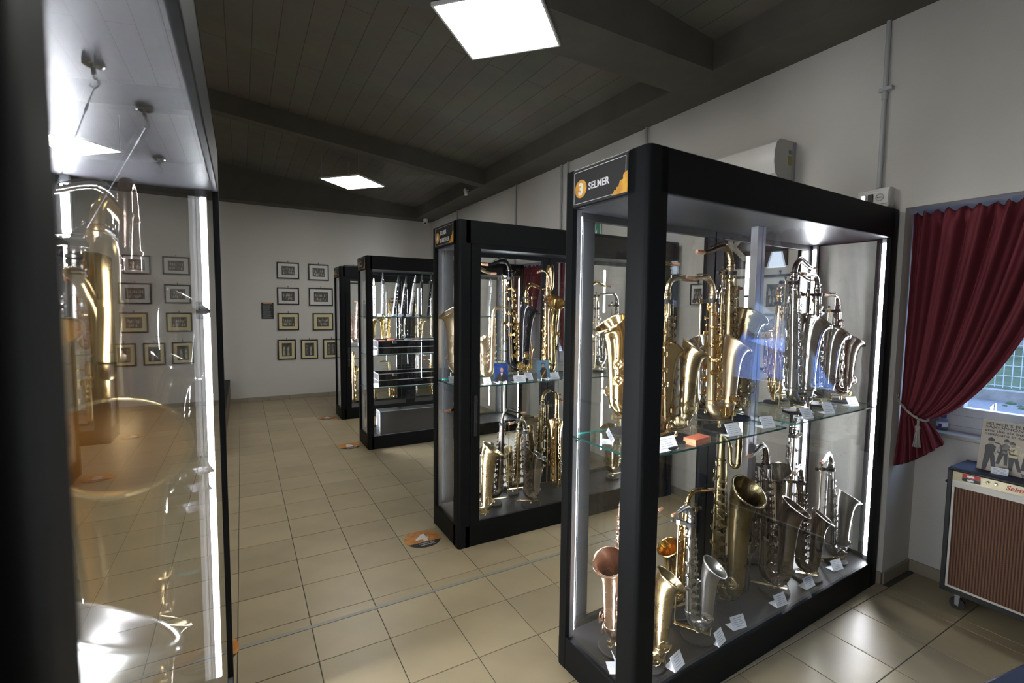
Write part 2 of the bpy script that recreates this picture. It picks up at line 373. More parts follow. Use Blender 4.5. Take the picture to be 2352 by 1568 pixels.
# baseboards with tile pieces
def skirting(name, x0, y0, x1, y1, nx, ny):
    L = math.hypot(x1 - x0, y1 - y0); dx, dy = (x1 - x0) / L, (y1 - y0) / L
    root = struct(name, B(0, L, 0, .006, 0, .07), M['grout']); root.matrix_world = frame_mtx((x0, y0, 0), (dx, dy, 0), (nx, ny, 0))
    # local: x along, y = out of the wall (n)
    n = max(1, int(round(L / T)))
    me = B(.0015, L / n - .0015, .0, .011, 0, .074, b=.0015).mesh('tile', M['base_tile'])
    for i in range(n): link('tile', me, root, (i * L / n, 0, 0))
    return root
def skirt(name, p0, p1):
    # order points so x axis × up gives wall normal into the room
    return p0, p1
def skirting2(name, p0, p1, nrm):
    d = Vector((p1[0] - p0[0], p1[1] - p0[1], 0)); L = d.length; d.normalize()
    n = Vector((*nrm, 0)); zax = d.cross(n)
    if zax.z < 0: p0, p1 = p1, p0; d = -d
    Mx = Matrix(((d.x, n.x, 0, p0[0]), (d.y, n.y, 0, p0[1]), (0, 0, 1, 0), (0, 0, 0, 1)))
    root = struct(name, B(0, L, .0, .004, 0, .07), M['grout']); root.matrix_world = Mx
    k = max(1, int(round(L / T))); me = B(.0015, L / k - .0015, .0005, .011, 0, .074, b=.0015).mesh('tile', M['base_tile'])
    for i in range(k): link('tile', me, root, (i * L / k, 0, 0))
skirting2('baseboard_far', (-3.2, YF), (XW, YF), (0, -1))
for n, (a, b) in enumerate(((YB, N1[0]), (N1[1], N2[0]), (N2[1], YF))): skirting2('baseboard_right', (XW, a), (XW, b), (-1, 0))
for n in (N1, N2):
    skirting2('baseboard_right', (XW + ND, n[0]), (XW + ND, n[1]), (-1, 0))
    skirting2('baseboard_right', (XW, n[1]), (XW + ND, n[1]), (0, -1)); skirting2('baseboard_right', (XW, n[0]), (XW + ND, n[0]), (0, 1))

# windows in the niches
for wi, n in enumerate((N1, N2)):
    xa = XW + ND + .12; y0, y1, z0, z1 = n[0] + .06, n[1] - .06, .96, NZ
    f = MB()
    for (a, b, c0, d0) in ((y0, y1, z0, z0 + .07), (y0, y1, z1 - .07, z1), (y0, y0 + .07, z0 + .07, z1 - .07), (y1 - .07, y1, z0 + .07, z1 - .07)): f.box(xa, xa + .07, a, b, c0, d0, b=.004)
    ym = (y0 + y1) / 2; f.box(xa, xa + .07, ym - .05, ym + .05, z0 + .07, z1 - .07, b=.004)
    wf = struct('window_%d' % (wi + 1), f, M['pvc'])
    for (a, b) in ((y0 + .07, ym - .05), (ym + .05, y1 - .07)):
        g = MB()
        for (p, q, c0, d0) in ((a, b, z0 + .07, z0 + .12), (a, b, z1 - .12, z1 - .07), (a, a + .05, z0 + .12, z1 - .12), (b - .05, b, z0 + .12, z1 - .12)): g.box(xa - .012, xa + .05, p, q, c0, d0, b=.003)
        s = obj('sash', g, M['pvc'], wf)
        obj('glass_pane', B(xa + .02, xa + .026, a + .05, b - .05, z0 + .12, z1 - .12), M['glass'], s)
    obj('window_sill', B(XW + ND - .03, xa + .05, n[0] + .002, n[1] - .002, .905, .932, b=.004), M['sill'], wf)
    obj('sill_upstand', B(xa - .005, xa + .07, y0, y1, .932, .96), M['pvc'], wf)

# ================================================================== OUTSIDE
struct('ground_outside', B(XW + .55, 60, -40, 40, -.25, -.05), M['asphalt'])
struct('road_marking', B(8.2, 11.2, -.15, .12, -.052, -.045), M['white'])
def tagk(o, kind, label=None, cat=None):
    o['kind'] = kind
    if label: o['label'] = label
    if cat: o['category'] = cat
    return o
struct('curb', B(12.9, 13.15, -14, 20, -.06, .16, b=.01), M['concrete'])
e = MB()
for i in range(60):
    x, yq, s = random.uniform(12.0, 12.8), random.uniform(-4, 5), random.uniform(.03, .12)
    e.lathe([(s, 0), (s * .7, s * .5), (.001, s * .8)], (x, yq, -.06), seg=6)
tagk(obj('weeds', e, M['grass']), 'stuff', 'green weeds growing along the kerb outside the window', 'weeds')
g = MB(); nx, ny = 12, 40; vv = []
for i in range(nx + 1):
    for j in range(ny + 1): vv.append((13.3 + i * .42, -14 + j * .85, .1 + i * .055 + random.uniform(-.03, .03)))
g.add(vv, [(i * (ny + 1) + j, (i + 1) * (ny + 1) + j, (i + 1) * (ny + 1) + j + 1, i * (ny + 1) + j + 1) for i in range(nx) for j in range(ny)])
tagk(obj('grass_bank', g, M['grass'], smooth=True), 'stuff', 'green grass bank behind the wire fence outside', 'grass')
bw = struct('wall_outside', B(18.4, 18.8, -16, 20, -.1, 3.3), M['block'])
bme = B(0, .06, .008, .442, .008, .242, b=.012).mesh('block', M['block'])
for r_ in range(9):
    for j in range(14): link('block', bme, bw, (18.355, -1.2 + j * .45 + (.22 if r_ % 2 else 0), .7 + r_ * .25))
fe = thing('wire_fence', 'galvanised wire mesh fence along the kerb outside the window', 'fence', (13.0, 0, .16))
for j in range(-5, 8): obj('fence_post', B(-.03, .03, j * 2.2 - .87 - .03, j * 2.2 - .87 + .03, 0, 1.75), M['galv'], fe)
wm = MB()
for j in range(0, 95): wm.box(-.006, .006, -5 + j * .12 - .006, -5 + j * .12 + .006, .05, 1.7)
for j in range(9): wm.box(-.008, .008, -12, 16, .08 + j * .2, .09 + j * .2)
k = obj('wire_mesh', wm, M['galv'], fe); k['kind'] = 'stuff'
# distant trees seen over the car in the reflection
for i, (tx, ty, th) in enumerate(((30, -20, 4.2), (33, -15, 5), (36, -24, 4.6), (31, -27, 5.2), (38, -18, 4.2))):
    t_ = thing('leafy_tree', '%s distant leafy tree across the road behind the parked blue car' % ('nearest', 'second', 'rightmost', 'broad leftmost', 'farthest')[i], 'tree', (tx, ty, -.1), group='trees across the road')
    m = MB().tube([(0, 0, 0), (.1, 0, th * .3), (0, .1, th * .55)], [.22, .16, .1], 8); obj('trunk', m, M['wood'], t_)
    m = MB()
    for q in range(16):
        a, rr, zz = random.uniform(0, 6.28), random.uniform(0, 1.5), random.uniform(th * .35, th * .85); s = random.uniform(.5, 1.0)
        m.lathe([(.01, -s), (s * .8, -s * .55), (s, 0), (s * .75, s * .6), (.01, s)], (rr * math.cos(a), rr * math.sin(a), zz), (random.uniform(-.3, .3), random.uniform(-.3, .3), 1), 9)
    obj('crown', m, M['leaf'], t_)
# blue car, seen as a reflection in the near case
ct = thing('blue_car', 'pale blue hatchback car parked outside the niche window', 'car', (7.5, -5.0, -.05)); ct.scale = (1.2, 1.2, 1.28)
prof = [(2.0, .28), (2.05, .55), (1.95, .80), (1.2, .98), (.85, 1.02), (.15, 1.46), (-1.2, 1.52), (-1.75, 1.30), (-2.0, .95), (-2.05, .35), (-1.9, .25)]
m = MB(); ws = (.84, .78)
def carslice(scale, x, top): return [(x * 1.0, p[0] * scale, p[1]) for p in prof]
xsn = [(-.86, .96), (-.80, 1.0), (.80, 1.0), (.86, .96)]
vv = []
for X_, sc in xsn:
    for (yy_, zz_) in prof:
        inset = 1 if zz_ <= 1.0 else .80
        vv.append((X_ * inset, yy_ * sc, zz_ * (1 if abs(X_) < .85 else .985)))
n = len(prof); F = [(i * n + k, i * n + (k + 1) % n, (i + 1) * n + (k + 1) % n, (i + 1) * n + k) for i in range(3) for k in range(n)] + [tuple(range(n))[::-1], tuple(3 * n + k for k in range(n))]
m.add(vv, F); obj('car_body', m, M['car'], ct, smooth=30)
m = MB(); m.add([(-.60, .88, 1.05), (.60, .88, 1.05), (.56, .22, 1.44), (-.56, .22, 1.44)], [(0, 1, 2, 3)]); m.v = [(a, b + .02, c_ + .012) for a, b, c_ in m.v]; obj('windscreen', m, M['car_glass'], ct)
for sx in (-1, 1):
    m = MB(); m.add([(sx * .70, .70, 1.06), (sx * .70, -1.6, 1.06), (sx * .66, -1.3, 1.42), (sx * .66, .18, 1.40)], [(0, 1, 2, 3)]); obj('side_window', m, M['car_glass'], ct)
    m = MB().lathe([(.001, .05), (.09, .04), (.13, 0)], (sx * .62, 1.93, .74), (sx * .25, 1, .2), 12); obj('headlamp', m, M['lens'], ct, smooth=True)
    for wy in (1.25, -1.3):
        m = MB().lathe([(.19, -.09), (.30, -.09), (.32, 0), (.30, .09), (.19, .09)], (sx * .78, wy, .32), (1, 0, 0), 18).lathe([(.001, -.095), (.19, -.085), (.19, .085), (.001, .095)], (sx * .78, wy, .32), (1, 0, 0), 12, 1)
        obj('wheel', m, [M['rubber'], M['alu']], ct)
obj('grille', B(-.4, .4, 2.03, 2.07, .45, .62, b=.01), M['black'], ct)

# ================================================================== CEILING LAMPS, CONDUITS, AC, SOCKET, CAMERAS
def panel_lamp(x, y, z, label, zt):
    t = thing('pendant_panel_light', label, 'ceiling light', (x, y, z), R(43), 'square pendant light panels'); s = .305
    f = MB()
    for a in ((-s, s, -s, -s + .012), (-s, s, s - .012, s), (-s, -s + .012, -s + .012, s - .012), (s - .012, s, -s + .012, s - .012)): f.box(*a, 0, .012)
    f.box(-s, s, -s, s, .012, .02); obj('frame', f, M['white_metal'], t)
    obj('diffuser', B(-s + .012, s - .012, -s + .012, s - .012, .002, .0115), M['lamp'], t)
    obj('driver_box', B(-.12, .12, -.03, .03, .02, .05, b=.004), M['white_metal'], t)
    for sx in (-1, 1):
        for sy in (-1, 1):
            top = zt(x, y) - z
            obj('wire', MB().cyl((sx * (s - .02), sy * (s - .02), .02), (sx * (s - .02), sy * (s - .02), top), .0016, 5), M['alu'], t)
panel_lamp(1.45, .08, 3.335, 'large bright square light panel nearest overhead', lambda x, y: 3.37 if abs(y) < .3 else 3.37)
panel_lamp(1.437, 4.33, 3.35, 'smaller distant square light panel hanging on wires', lambda x, y: zs(x) + .01)
panel_lamp(-1.9, 1.6, 3.30, 'added unseen square panel that lights the left part of the room', lambda x, y: zs(x) + .01)  # lamp added out of view to light the left part of the room

def conduit(y, z0, z1, label, clip=None):
    t = thing('conduit', label, 'conduit', (XW, y, z0)); r_ = .0125
    obj('pipe', MB().cyl((-.016, 0, 0), (-.016, 0, z1 - z0), r_, 10), M['conduit'], t, smooth=True)
    if clip:
        obj('coupling', MB().cyl((-.016, 0, clip - z0 - .02), (-.016, 0, clip - z0 + .02), r_ * 1.25, 10), M['conduit'], t, smooth=True)
        obj('clip', B(-.034, 0, -.04, .026, clip - z0 + .03, clip - z0 + .05), M['conduit'], t)
conduit(-1.10, 2.40, 3.36, 'grey conduit dropping from beam to white socket box', 2.93)
conduit(.83, .1, 3.36, 'grey conduit on wall above the near display case corner')
conduit(2.07, .1, 3.36, 'wider grey conduit on wall behind the gap between front cases')
conduit(2.20, .1, 3.36, 'thin white painted conduit beside the wider grey one', None)
conduit(3.29, 2.27, 3.36, 'grey conduit with coupling above the second case', 2.75)
conduit(5.35, .1, 3.36, 'farthest grey conduit near the back corner of the room')
t = thing('air_conditioner', 'white wall-mounted air conditioner above the near case', 'air conditioner', (XW, -.12, 2.56))
pr_ = [(0, 0), (-.17, 0), (-.205, .03), (-.222, .10), (-.222, .17), (-.20, .235), (-.16, .262), (0, .262)]
Xm = Matrix(((1, 0, 0, 0), (0, 0, 1, 0), (0, 1, 0, 0), (0, 0, 0, 1)))
obj('housing', MB().prism(pr_, -.44, .44, Xm), M['ac'], t, smooth=30)
obj('end_cap', MB().prism([(a * 1.01, b) for a, b in pr_[:-1]] + [(0, .264)], -.447, -.44, Xm), M['mat_white'], t)
obj('air_flap', B(-.19, -.10, -.42, .42, -.004, .004, b=.002), M['ac'], t)
obj('mounting_plate', B(-.02, -.0, -.46, .46, .0, .255), M['conduit'], t)
wl = obj('warning_label', B(-.07, -.03, -.4485, -.4475, .10, .16), M['box_side'], t)
obj('rating_label', B(-.065, -.025, -.4485, -.4475, .175, .20), M['print'], t)
t = thing('socket_box', 'white surface socket box at the end of the conduit', 'socket', (XW, -1.09, 2.275))
obj('box', B(-.055, 0, -.085, .085, 0, .115, b=.005), M['ac'], t)
obj('cover_plate', B(-.06, -.055, -.08, .08, .02, .10, b=.002), M['white_metal'], t)
for i, yq in enumerate((.05, .012)): obj('switch', B(-.065, -.06, yq - .014, yq + .014, .035, .085, b=.002), M['chrome'] if i == 0 else M['black'], t)
obj('socket', MB().lathe([(.022, 0), (.02, .003), (.012, -.002)], (-.061, -.035, .06), (-1, 0, 0), 14), M['ac'], t)
for q in (-.008, .008, 0): obj('socket_hole', B(-.0655, -.0635, -.035 + q - .002, -.035 + q + .002, .058, .062), M['black'], t)
t = thing('dome_camera', 'white dome security camera under the beam in the far corner', 'camera', (3.20, 6.42, 3.36), group='security cameras')
obj('mount', MB().lathe([(.045, 0), (.045, -.035), (.038, -.045)], (0, 0, 0), seg=18), M['ac'], t, smooth=True)
obj('eyeball', MB().lathe([(.038, -.04), (.042, -.07), (.03, -.10), (.001, -.112)], (0, 0, 0), seg=18), M['ac'], t, smooth=True)
obj('lens', MB().lathe([(.016, 0), (.012, .006)], (-.02, -.035, -.085), (-.4, -1, -.5), 12), M['black'], t)
t = thing('bullet_camera', 'small white bullet security camera on the side of the beam', 'camera', (3.02, 4.02, 3.39), group='security cameras')
obj('bracket', MB().cyl((0, 0, 0), (-.05, 0, -.005), .009, 8), M['ac'], t)
obj('camera_body', MB().lathe([(.018, 0), (.026, .02), (.026, .09), (.02, .10)], (-.055, .0, .01), (0, -.35, -.9), 14), M['ac'], t, smooth=True)

# exit sign, posters and frames on the right wall
t = thing('exit_sign', 'green emergency exit sign with white arrow high on wall', 'sign', (XW, 1.56, 2.40))
obj('sign_board', B(-.012, 0, -.10, .10, 0, .2, b=.001), M['green'], t)
obj('sign_border', MB().box(-.0135, -.012, -.1, .1, .19, .2).box(-.0135, -.012, -.1, .1, 0, .01).box(-.0135, -.012, -.1, -.09, .01, .19).box(-.0135, -.012, .09, .1, .01, .19), M['white'], t)
Xs = Matrix(((0, 0, -1, -.0125), (-1, 0, 0, 0), (0, 1, 0, 0), (0, 0, 0, 1)))
obj('arrow', MB().prism([(-.012, .17), (.012, .17), (.012, .08), (.04, .11), (.04, .08), (0, .03), (-.04, .08), (-.04, .11), (-.012, .08)], 0, .002, Xs), M['white'], t)

def picture(name, label, x0, x1, z0, z1, cream, seed, wall='far', bw=.02, group='framed old photographs', portrait=False, kind=None):
    w_, h_ = x1 - x0, z1 - z0
    if wall == 'far': Mx = Matrix(((1, 0, 0, (x0 + x1) / 2), (0, 1, 0, YF), (0, 0, 1, z0), (0, 0, 0, 1)))
    else: Mx = Matrix(((0, 1, 0, XW), (-1, 0, 0, (x0 + x1) / 2), (0, 0, 1, z0), (0, 0, 0, 1)))
    t = thing(name, label, 'picture', group=group); t.matrix_world = Mx
    f = MB()
    for a in ((-w_ / 2, w_ / 2, 0, bw), (-w_ / 2, w_ / 2, h_ - bw, h_), (-w_ / 2, -w_ / 2 + bw, bw, h_ - bw), (w_ / 2 - bw, w_ / 2, bw, h_ - bw)): f.box(a[0], a[1], -.022, 0, a[2], a[3], b=.0015)
    obj('frame', f, M['picframe'], t)
    obj('mat_board', B(-w_ / 2 + bw, w_ / 2 - bw, -.010, -.004, bw, h_ - bw), M['mat_cream' if cream else 'mat_white'], t)
    rnd = random.Random(seed); pw, ph = w_ * (.29 if not portrait else .27), h_ * .27
    if portrait: ph = h_ * .33
    ph_o = obj('photo', B(-pw, pw, -.0115, -.010, h_ / 2 - ph, h_ / 2 + ph), M['photo_d'], t)
    # people in the print: heads over bodies, flat print on the photo
    Xp = Matrix(((1, 0, 0, 0), (0, 0, -1, -.0115), (0, 1, 0, 0), (0, 0, 0, 1)))
    n_ = 2 if portrait else rnd.randint(6, 9); m = MB(); m2 = MB()
    for rrow in range(1 if portrait else 2):
        for i in range(n_):
            cx = -pw * .85 + (i + .5 + rrow * .3 - .15) * pw * 1.7 / n_; s = pw * 1.7 / n_ * (.33 if not portrait else .22)
            top = h_ / 2 + ph * (.55 - rrow * .75) + rnd.uniform(-.1, .1) * ph
            hd = [(cx + s * .55 * math.cos(a), top + s * .7 * math.sin(a)) for a in [k * PI / 4 for k in range(8)]]
            m.prism(hd, 0, .0004, Xp, 1)
            bh = ph * (.55 if not portrait else 1.35)
            (m if rnd.random() < .5 else m2).prism([(cx - s, top - s * .9), (cx + s, top - s * .9), (cx + s * 1.1, top - bh), (cx - s * 1.1, top - bh)], 0, .0003 + .0001 * rrow, Xp)
    m.m = [q for q in m.m]; m.add(m2.v, m2.f, 1)
    pf = obj('printed_figures', m, [M['photo_m'], M['photo_l']], ph_o); pf['kind'] = 'stuff'
    obj('hook', MB().cyl((0, -.006, h_), (0, -.006, h_ + .022), .0035, 6).lathe([(.008, -.004), (.008, .004)], (0, -.008, h_ + .022), (0, 1, 0), 8), M['rubber'], t)
    return t
picture('framed_photo', 'framed group photo in white mat, top row first from left', .612, .968, 2.135, 2.421, False, 1)
picture('framed_photo', 'framed yellowish group photo in white mat, top row second', 1.117, 1.465, 2.122, 2.415, False, 2)
picture('framed_photo', 'framed photo mostly hidden by the cases, top row third', 1.72, 2.08, 2.09, 2.42, False, 3)
picture('framed_photo', 'framed dark band photo in grey mat, second row left', .608, .960, 1.680, 1.982, False, 4)
picture('framed_photo', 'wide framed photo of standing group, second row right', 1.120, 1.53, 1.666, 1.988, False, 5)
picture('framed_photo', 'framed seated band photo in cream mat, third row left', .606, .950, 1.228, 1.534, True, 6)
picture('framed_photo', 'framed band photo in cream mat, third row right', 1.178, 1.53, 1.220, 1.534, True, 7)
picture('framed_photo', 'framed portrait photo in cream mat, bottom row first', .596, .890, .708, 1.064, True, 8, portrait=True)
picture('framed_photo', 'framed portrait of two musicians, bottom row second', .972, 1.259, .704, 1.056, True, 9, portrait=True)
picture('framed_photo', 'framed portrait half hidden by the farthest case, bottom row third', 1.345, 1.64, .701, 1.058, True, 10, portrait=True)
for i, (a, b, c0, d0, cr_m, lab) in enumerate((
    (-.27, .06, 1.62, 1.92, False, 'framed photo on right wall under the dark poster'), (-.68, -.35, 1.62, 1.92, False, 'framed photo on right wall beside the conditioner side'),
    (-.27, .06, 1.22, 1.52, True, 'framed photo low on right wall under another frame'), (-.68, -.35, 1.22, 1.52, True, 'framed photo low on right wall nearest the niche'),
    (.12, .26, 1.70, 1.88, False, 'tiny framed print with red heading on right wall'))):
    picture('framed_photo', lab, a, b, c0, d0, cr_m, 30 + i, 'right', group='framed photographs on the right wall', bw=.018 if i < 4 else .008)
t = thing('dark_poster', 'large dark poster with pale letter K on right wall', 'poster', (XW, -.2, 1.98))
obj('poster_board', B(-.012, 0, -.36, .20, 0, .36, b=.001), M['picframe'], t)
text('lettering', 'K', .30, frame_mtx((-.0135, .13, .06), (0, -1, 0), (0, 0, 1)), M['photo_l'], t, bold=.006)
t = thing('black_plaque', 'small black text plaque left of the framed photographs', 'plaque', (.453, YF, 1.431))
obj('plaque_board', B(-.095, .095, -.008, 0, 0, .282, b=.001), M['black'], t)
obj('orange_header', B(-.065, .065, -.0095, -.008, .258, .272), M['orange'], t)
m = MB()
for i in range(15): m.box(-.075, -.075 + random.uniform(.10, .15), -.009, -.008, .235 - i * .015, .239 - i * .015)
obj('printed_lines', m, M['print'], t)

# low dark bench at the far left
t = thing('low_cabinet', 'long low dark bench cabinet along the far left wall', 'cabinet', (-.15, 3.5, 0))
obj('carcass', B(-.9, 0, 0, 3.2, .06, .37, b=.006), M['wood'], t); obj('worktop', B(-.92, .012, -.01, 3.22, .37, .41, b=.004), M['frame'], t)
obj('plinth', B(-.86, -.03, .03, 3.17, 0, .06), M['black'], t)
for i in range(4): obj('door', B(0, .012, .04 + i * .79, .81 + i * .79, .08, .36, b=.003), M['wood'], t)

# floor stickers
def sticker(x, y, num, label, r_=.128):
    t = thing('floor_sticker', label, 'sticker', (x, y, .0005), R(10) * 0, 'round floor stickers with numbers')
    def disc(lo, hi, z): # clipped disc by y range
        pts = []
        for k in range(64):
            a = 2 * PI * k / 64; pts.append((r_ * math.cos(a), max(lo, min(hi, r_ * math.sin(a)))))
        return MB().prism(pts, 0, z)
    obj('orange_disc', disc(-r_ * .38, r_, .0006), M['orange'], t)
    obj('black_band', disc(-r_, -r_ * .38, .0007), M['black'], t)
    text('number', num, .135, frame_mtx((0, -.028, .0008), (1, 0, 0), (0, 1, 0)), M['white'], t, bold=.006, ext=.0002, align='CENTER', sx=1.25)
    text('lettering', 'museo del', .028, frame_mtx((.01, -.072, .0008), (1, 0, 0), (0, 1, 0)), M['white'], t, ext=.0002, align='CENTER')
    text('lettering', 'saxofono', .030, frame_mtx((.01, -.097, .0008), (1, 0, 0), (0, 1, 0)), M['white'], t, ext=.0002, align='CENTER')
sticker(1.147, .636, '4', 'nearest orange floor sticker, number 4, by the second case')
sticker(1.141, 3.252, '5', 'orange floor sticker number 5 beside the third case')
sticker(1.133, 4.912, '6', 'farthest orange floor sticker, number 6, beside the farthest case')
sticker(-.122, .02, '2', 'orange floor sticker peeping out past the left case')

# ================================================================== DISPLAY CASES
H = 2.24; ZF = .14; ZT = 2.09
def local(o, u, v, z=0): return o.matrix_world @ Vector((u, v, z))
CASES = {}
def display_case(key, label, org, ang, L=2.078, D=.487, pw=.085, door=False, shelves=(), sign=None, column=False, hgt=H, led_front=True, edge_glow=False):
    root = thing('display_case', label, 'display case', (org[0], org[1], 0), ang, 'tall black glass display cases')
    root['_'] = 0; del root['_']
    bpy.context.view_layer.update(); CASES[key] = root
    ew = .06
    obj('plinth', B(.004, L - .004, .004, D - .004, 0, ZF - .012, b=.004), M['frame'], root)
    obj('floor_panel', B(.02, L - .02, .02, D - .02, ZF - .012, ZF), M['dark_floor'], root)
    obj('top_panel', B(.004, L - .004, .004, D - .004, hgt - .02, hgt, b=.006), M['frame'], root)
    obj('ceiling_panel', B(.02, L - .02, .02, D - .02, ZT, ZT + .012), M['lilac_panel' if key == 'c2' else 'frame_in'], root)
    # header band
    hd = MB()
    hd.box(pw * .6, L - pw * .6, 0, .02, ZT - .005, hgt, b=.003); hd.box(pw * .6, L - pw * .6, D - .02, D, ZT - .005, hgt, b=.003)
    hd.box(0, .02, pw * .6, D - pw * .6, ZT - .005, hgt, b=.003); hd.box(L - .02, L, pw * .6, D - pw * .6, ZT - .005, hgt, b=.003)
    obj('header_band', hd, M['frame'], root)
    kb = MB()
    kb.box(pw * .6, L - pw * .6, 0, .02, 0, ZF + .012, b=.003); kb.box(pw * .6, L - pw * .6, D - .02, D, 0, ZF + .012, b=.003)
    kb.box(0, .02, pw * .6, D - pw * .6, 0, ZF + .012, b=.003); kb.box(L - .02, L, pw * .6, D - pw * .6, 0, ZF + .012, b=.003)
    obj('kick_board', kb, M['frame'], root)
    # corner posts: L-shaped with a rounded outer edge
    for (cu, cv, su, sv) in ((0, 0, 1, 1), (L, 0, -1, 1), (0, D, 1, -1), (L, D, -1, -1)):
        rr = .022; pts = [(pw, .022), (pw, 0)]
        a_ = [(rr - rr * math.sin(t), rr - rr * math.cos(t)) for t in [k * PI / 2 / 6 for k in range(7)]]
        pts += a_; ee = pw if (sv > 0) else ew
        pts += [(0, ee), (.022, ee), (.022, .022)]
        pts = [(cu + su * p[0], cv + sv * p[1]) for p in pts]
        if su * sv < 0: pts = pts[::-1]
        pts = pts[::-1]
        obj('corner_post', MB().prism(pts, 0, hgt - .001), M['frame'], root, smooth=30)
    # glass: ends
    obj('glass_pane', B(.012, .018, pw - .01, D - ew + .01, ZF, ZT), M['glass'], root)
    obj('glass_pane', B(L - .018, L - .012, pw - .01, D - ew + .01, ZF, ZT), M['glass'], root)
    # front
    def leaf(u0, u1, v0, v1, side):
        fwid = .07; d = MB()
        for a in ((u0, u1, ZF - .04, ZF + .03), (u0, u1, ZT - .035, ZT + .055), (u0, u0 + fwid, ZF + .03, ZT - .035), (u1 - fwid, u1, ZF + .03, ZT - .035)): d.box(a[0], a[1], v0, v1, a[2], a[3], b=.002)
        dr = obj('door', d, M['frame'], root)
        vm = (v0 + v1) / 2; obj('glass_pane', B(u0 + fwid - .01, u1 - fwid + .01, vm - .003, vm + .003, ZF + .02, ZT - .025), M['glass'], dr)
        hx = u0 + fwid * .5 if side < 0 else u1 - fwid * .5; s = -1 if v0 < D / 2 else 1; vv_ = v0 if s < 0 else v1
        obj('handle', B(hx - .012, hx + .012, min(vv_, vv_ + s * .008), max(vv_, vv_ + s * .008), .78, 1.06, b=.003), M['black'], dr)
        obj('lock', MB().cyl((hx, vv_ + s * .008, .88), (hx, vv_ + s * .013, .88), .008, 10), M['chrome'], dr)
    if door:
        for q_ in (pw - .006, L - pw - .024): obj('gap_light_block', B(q_, q_ + .03, .0245, .031, ZF - .03, ZT + .03), M['frame'], root)  # added dark strips that block light strips shining through the door gaps
        leaf(pw + .006, L / 2 - .003, .001, .024, -1); leaf(L / 2 + .003, L - pw - .006, .001, .024, 1)
    else:
        obj('glass_pane', B(pw - .01, L - pw + .01, .010, .016, ZF, ZT), M['glass'], root)
    # rear doors
    leaf(.09, L / 2 - .004, D - .024, D - .001, -1); leaf(L / 2 + .004, L - .09, D - .024, D - .001, 1)
    # light profiles
    for (cu, cv, su, sv) in ((.036, .05, 1, 1), (L - .036, .05, -1, 1), (.036, D - .05, 1, -1), (L - .036, D - .05, -1, -1)):
        p = obj('light_profile', MB().prism([(cu - .012, cv - .012), (cu + .012, cv - .012), (cu + .012, cv + .012), (cu - .012, cv + .012)], ZF + .002, ZT - .002), M['alu'], root)
        if not (led_front is False and cv < D / 2):
            xa_, xb_ = sorted((cu + su * .012, cu + su * .0155))
            st_ = B(xa_, xb_, cv - .010, cv + .010, ZF + .03, ZT - .03)
            if not edge_glow: st_.m = [1 if i == (1 if su > 0 else 0) else 0 for i in range(6)]
            else: st_.m = [1] * 6
            obj('light_strip', st_, [M['alu'], M['led2' if key == 'c2' else 'led']], p)
    if column:
        obj('shelf_column', MB().box(L / 2 + .005, L / 2 + .045, .225, .265, ZF, ZT, b=.002).box(L / 2 + .05, L / 2 + .075, .225, .265, ZF, ZT, b=.002), M['alu'], root)
    for (u0, u1, z) in shelves:
        m = MB(); m.add([(u0, .03, z - .008), (u1, .03, z - .008), (u1, D - .04, z - .008), (u0, D - .04, z - .008), (u0, .03, z), (u1, .03, z), (u1, D - .04, z), (u0, D - .04, z)],
              [(3, 2, 1, 0), (4, 5, 6, 7)]); m.add(m.v[:8], [(0, 1, 5, 4), (1, 2, 6, 5), (2, 3, 7, 6), (3, 0, 4, 7)], 1)
        sh = obj('glass_shelf', m, [M['shelf_glass'], M['shelf_edge']], root)
        for uu in (u0 + .005, u1 - .005):
            for vv_ in (.09, D - .1): obj('shelf_support', MB().cyl((uu - .02, vv_, z - .013), (uu + .02, vv_, z - .013), .005, 8), M['chrome'], sh)
    if sign:
        num, lines = sign; y0, y1 = D - ew - .002, pw - .0
        # sign faces -u; reading direction runs from far (v=D) to near (v=0)
        sg = obj('sign_panel', B(-.003, 0, y1, y0, ZT + .002, hgt - .006, b=.0005), M['black'], root)
        Wd = y0 - y1; hh = hgt - .006 - ZT - .002
        bd = MB(); a, b, c0, d0 = y1 + .012, y0 - .008, ZT + .012, hgt - .016; q = .0015
        for s in ((a, b, c0, c0 + q), (a, b, d0 - q, d0), (a, a + q, c0, d0), (b - q, b, c0, d0)): bd.box(-.0036, -.003, *s)
        obj('sign_border', bd, M['white'], sg)
        Xd = lambda v_, z_: frame_mtx((-.0035, v_, z_), (0, -1, 0), (0, 0, 1))
        zc = ZT + hh * .47; cx = y0 - .052
        obj('orange_circle', MB().lathe([(.037, 0), (.037, .0006)], (-.003, cx, zc), (-1, 0, 0), 40), M['gold_print'], sg)
        text('sign_number', num, .066, Xd(cx, zc - .023), M['white'], sg, bold=.003, ext=.0003, align='CENTER', sx=.95)
        for i, ln in enumerate(lines):
            text('sign_lettering', ln, .040, Xd(cx - .048, zc - .012 + (0 if len(lines) == 1 else (.026 if i == 0 else -.026))), M['white'], sg, bold=.0006, ext=.0003, sx=.92)
        if not lines:
            m = MB()
            for zz_, ww_ in ((.018, .07), (-.03, .13)): m.box(-.0036, -.003, cx - .05 - ww_, cx - .05, zc + zz_, zc + zz_ + .022)
            obj('faded_lettering', m, M['print'], sg)
        rnd = random.Random(5); pts = [(0, 0), (0, .078)]
        for k_ in range(1, 12): tt = k_ / 12; pts.append((-.085 * tt - rnd.uniform(-.005, .005), .078 * (1 - tt) + rnd.uniform(-.009, .009)))
        pts.append((-.092, 0))
        Xp = Matrix(((0, 0, -1, -.0031), (-1, 0, 0, y1 + .0015), (0, 1, 0, ZT + .008), (0, 0, 0, 1)))
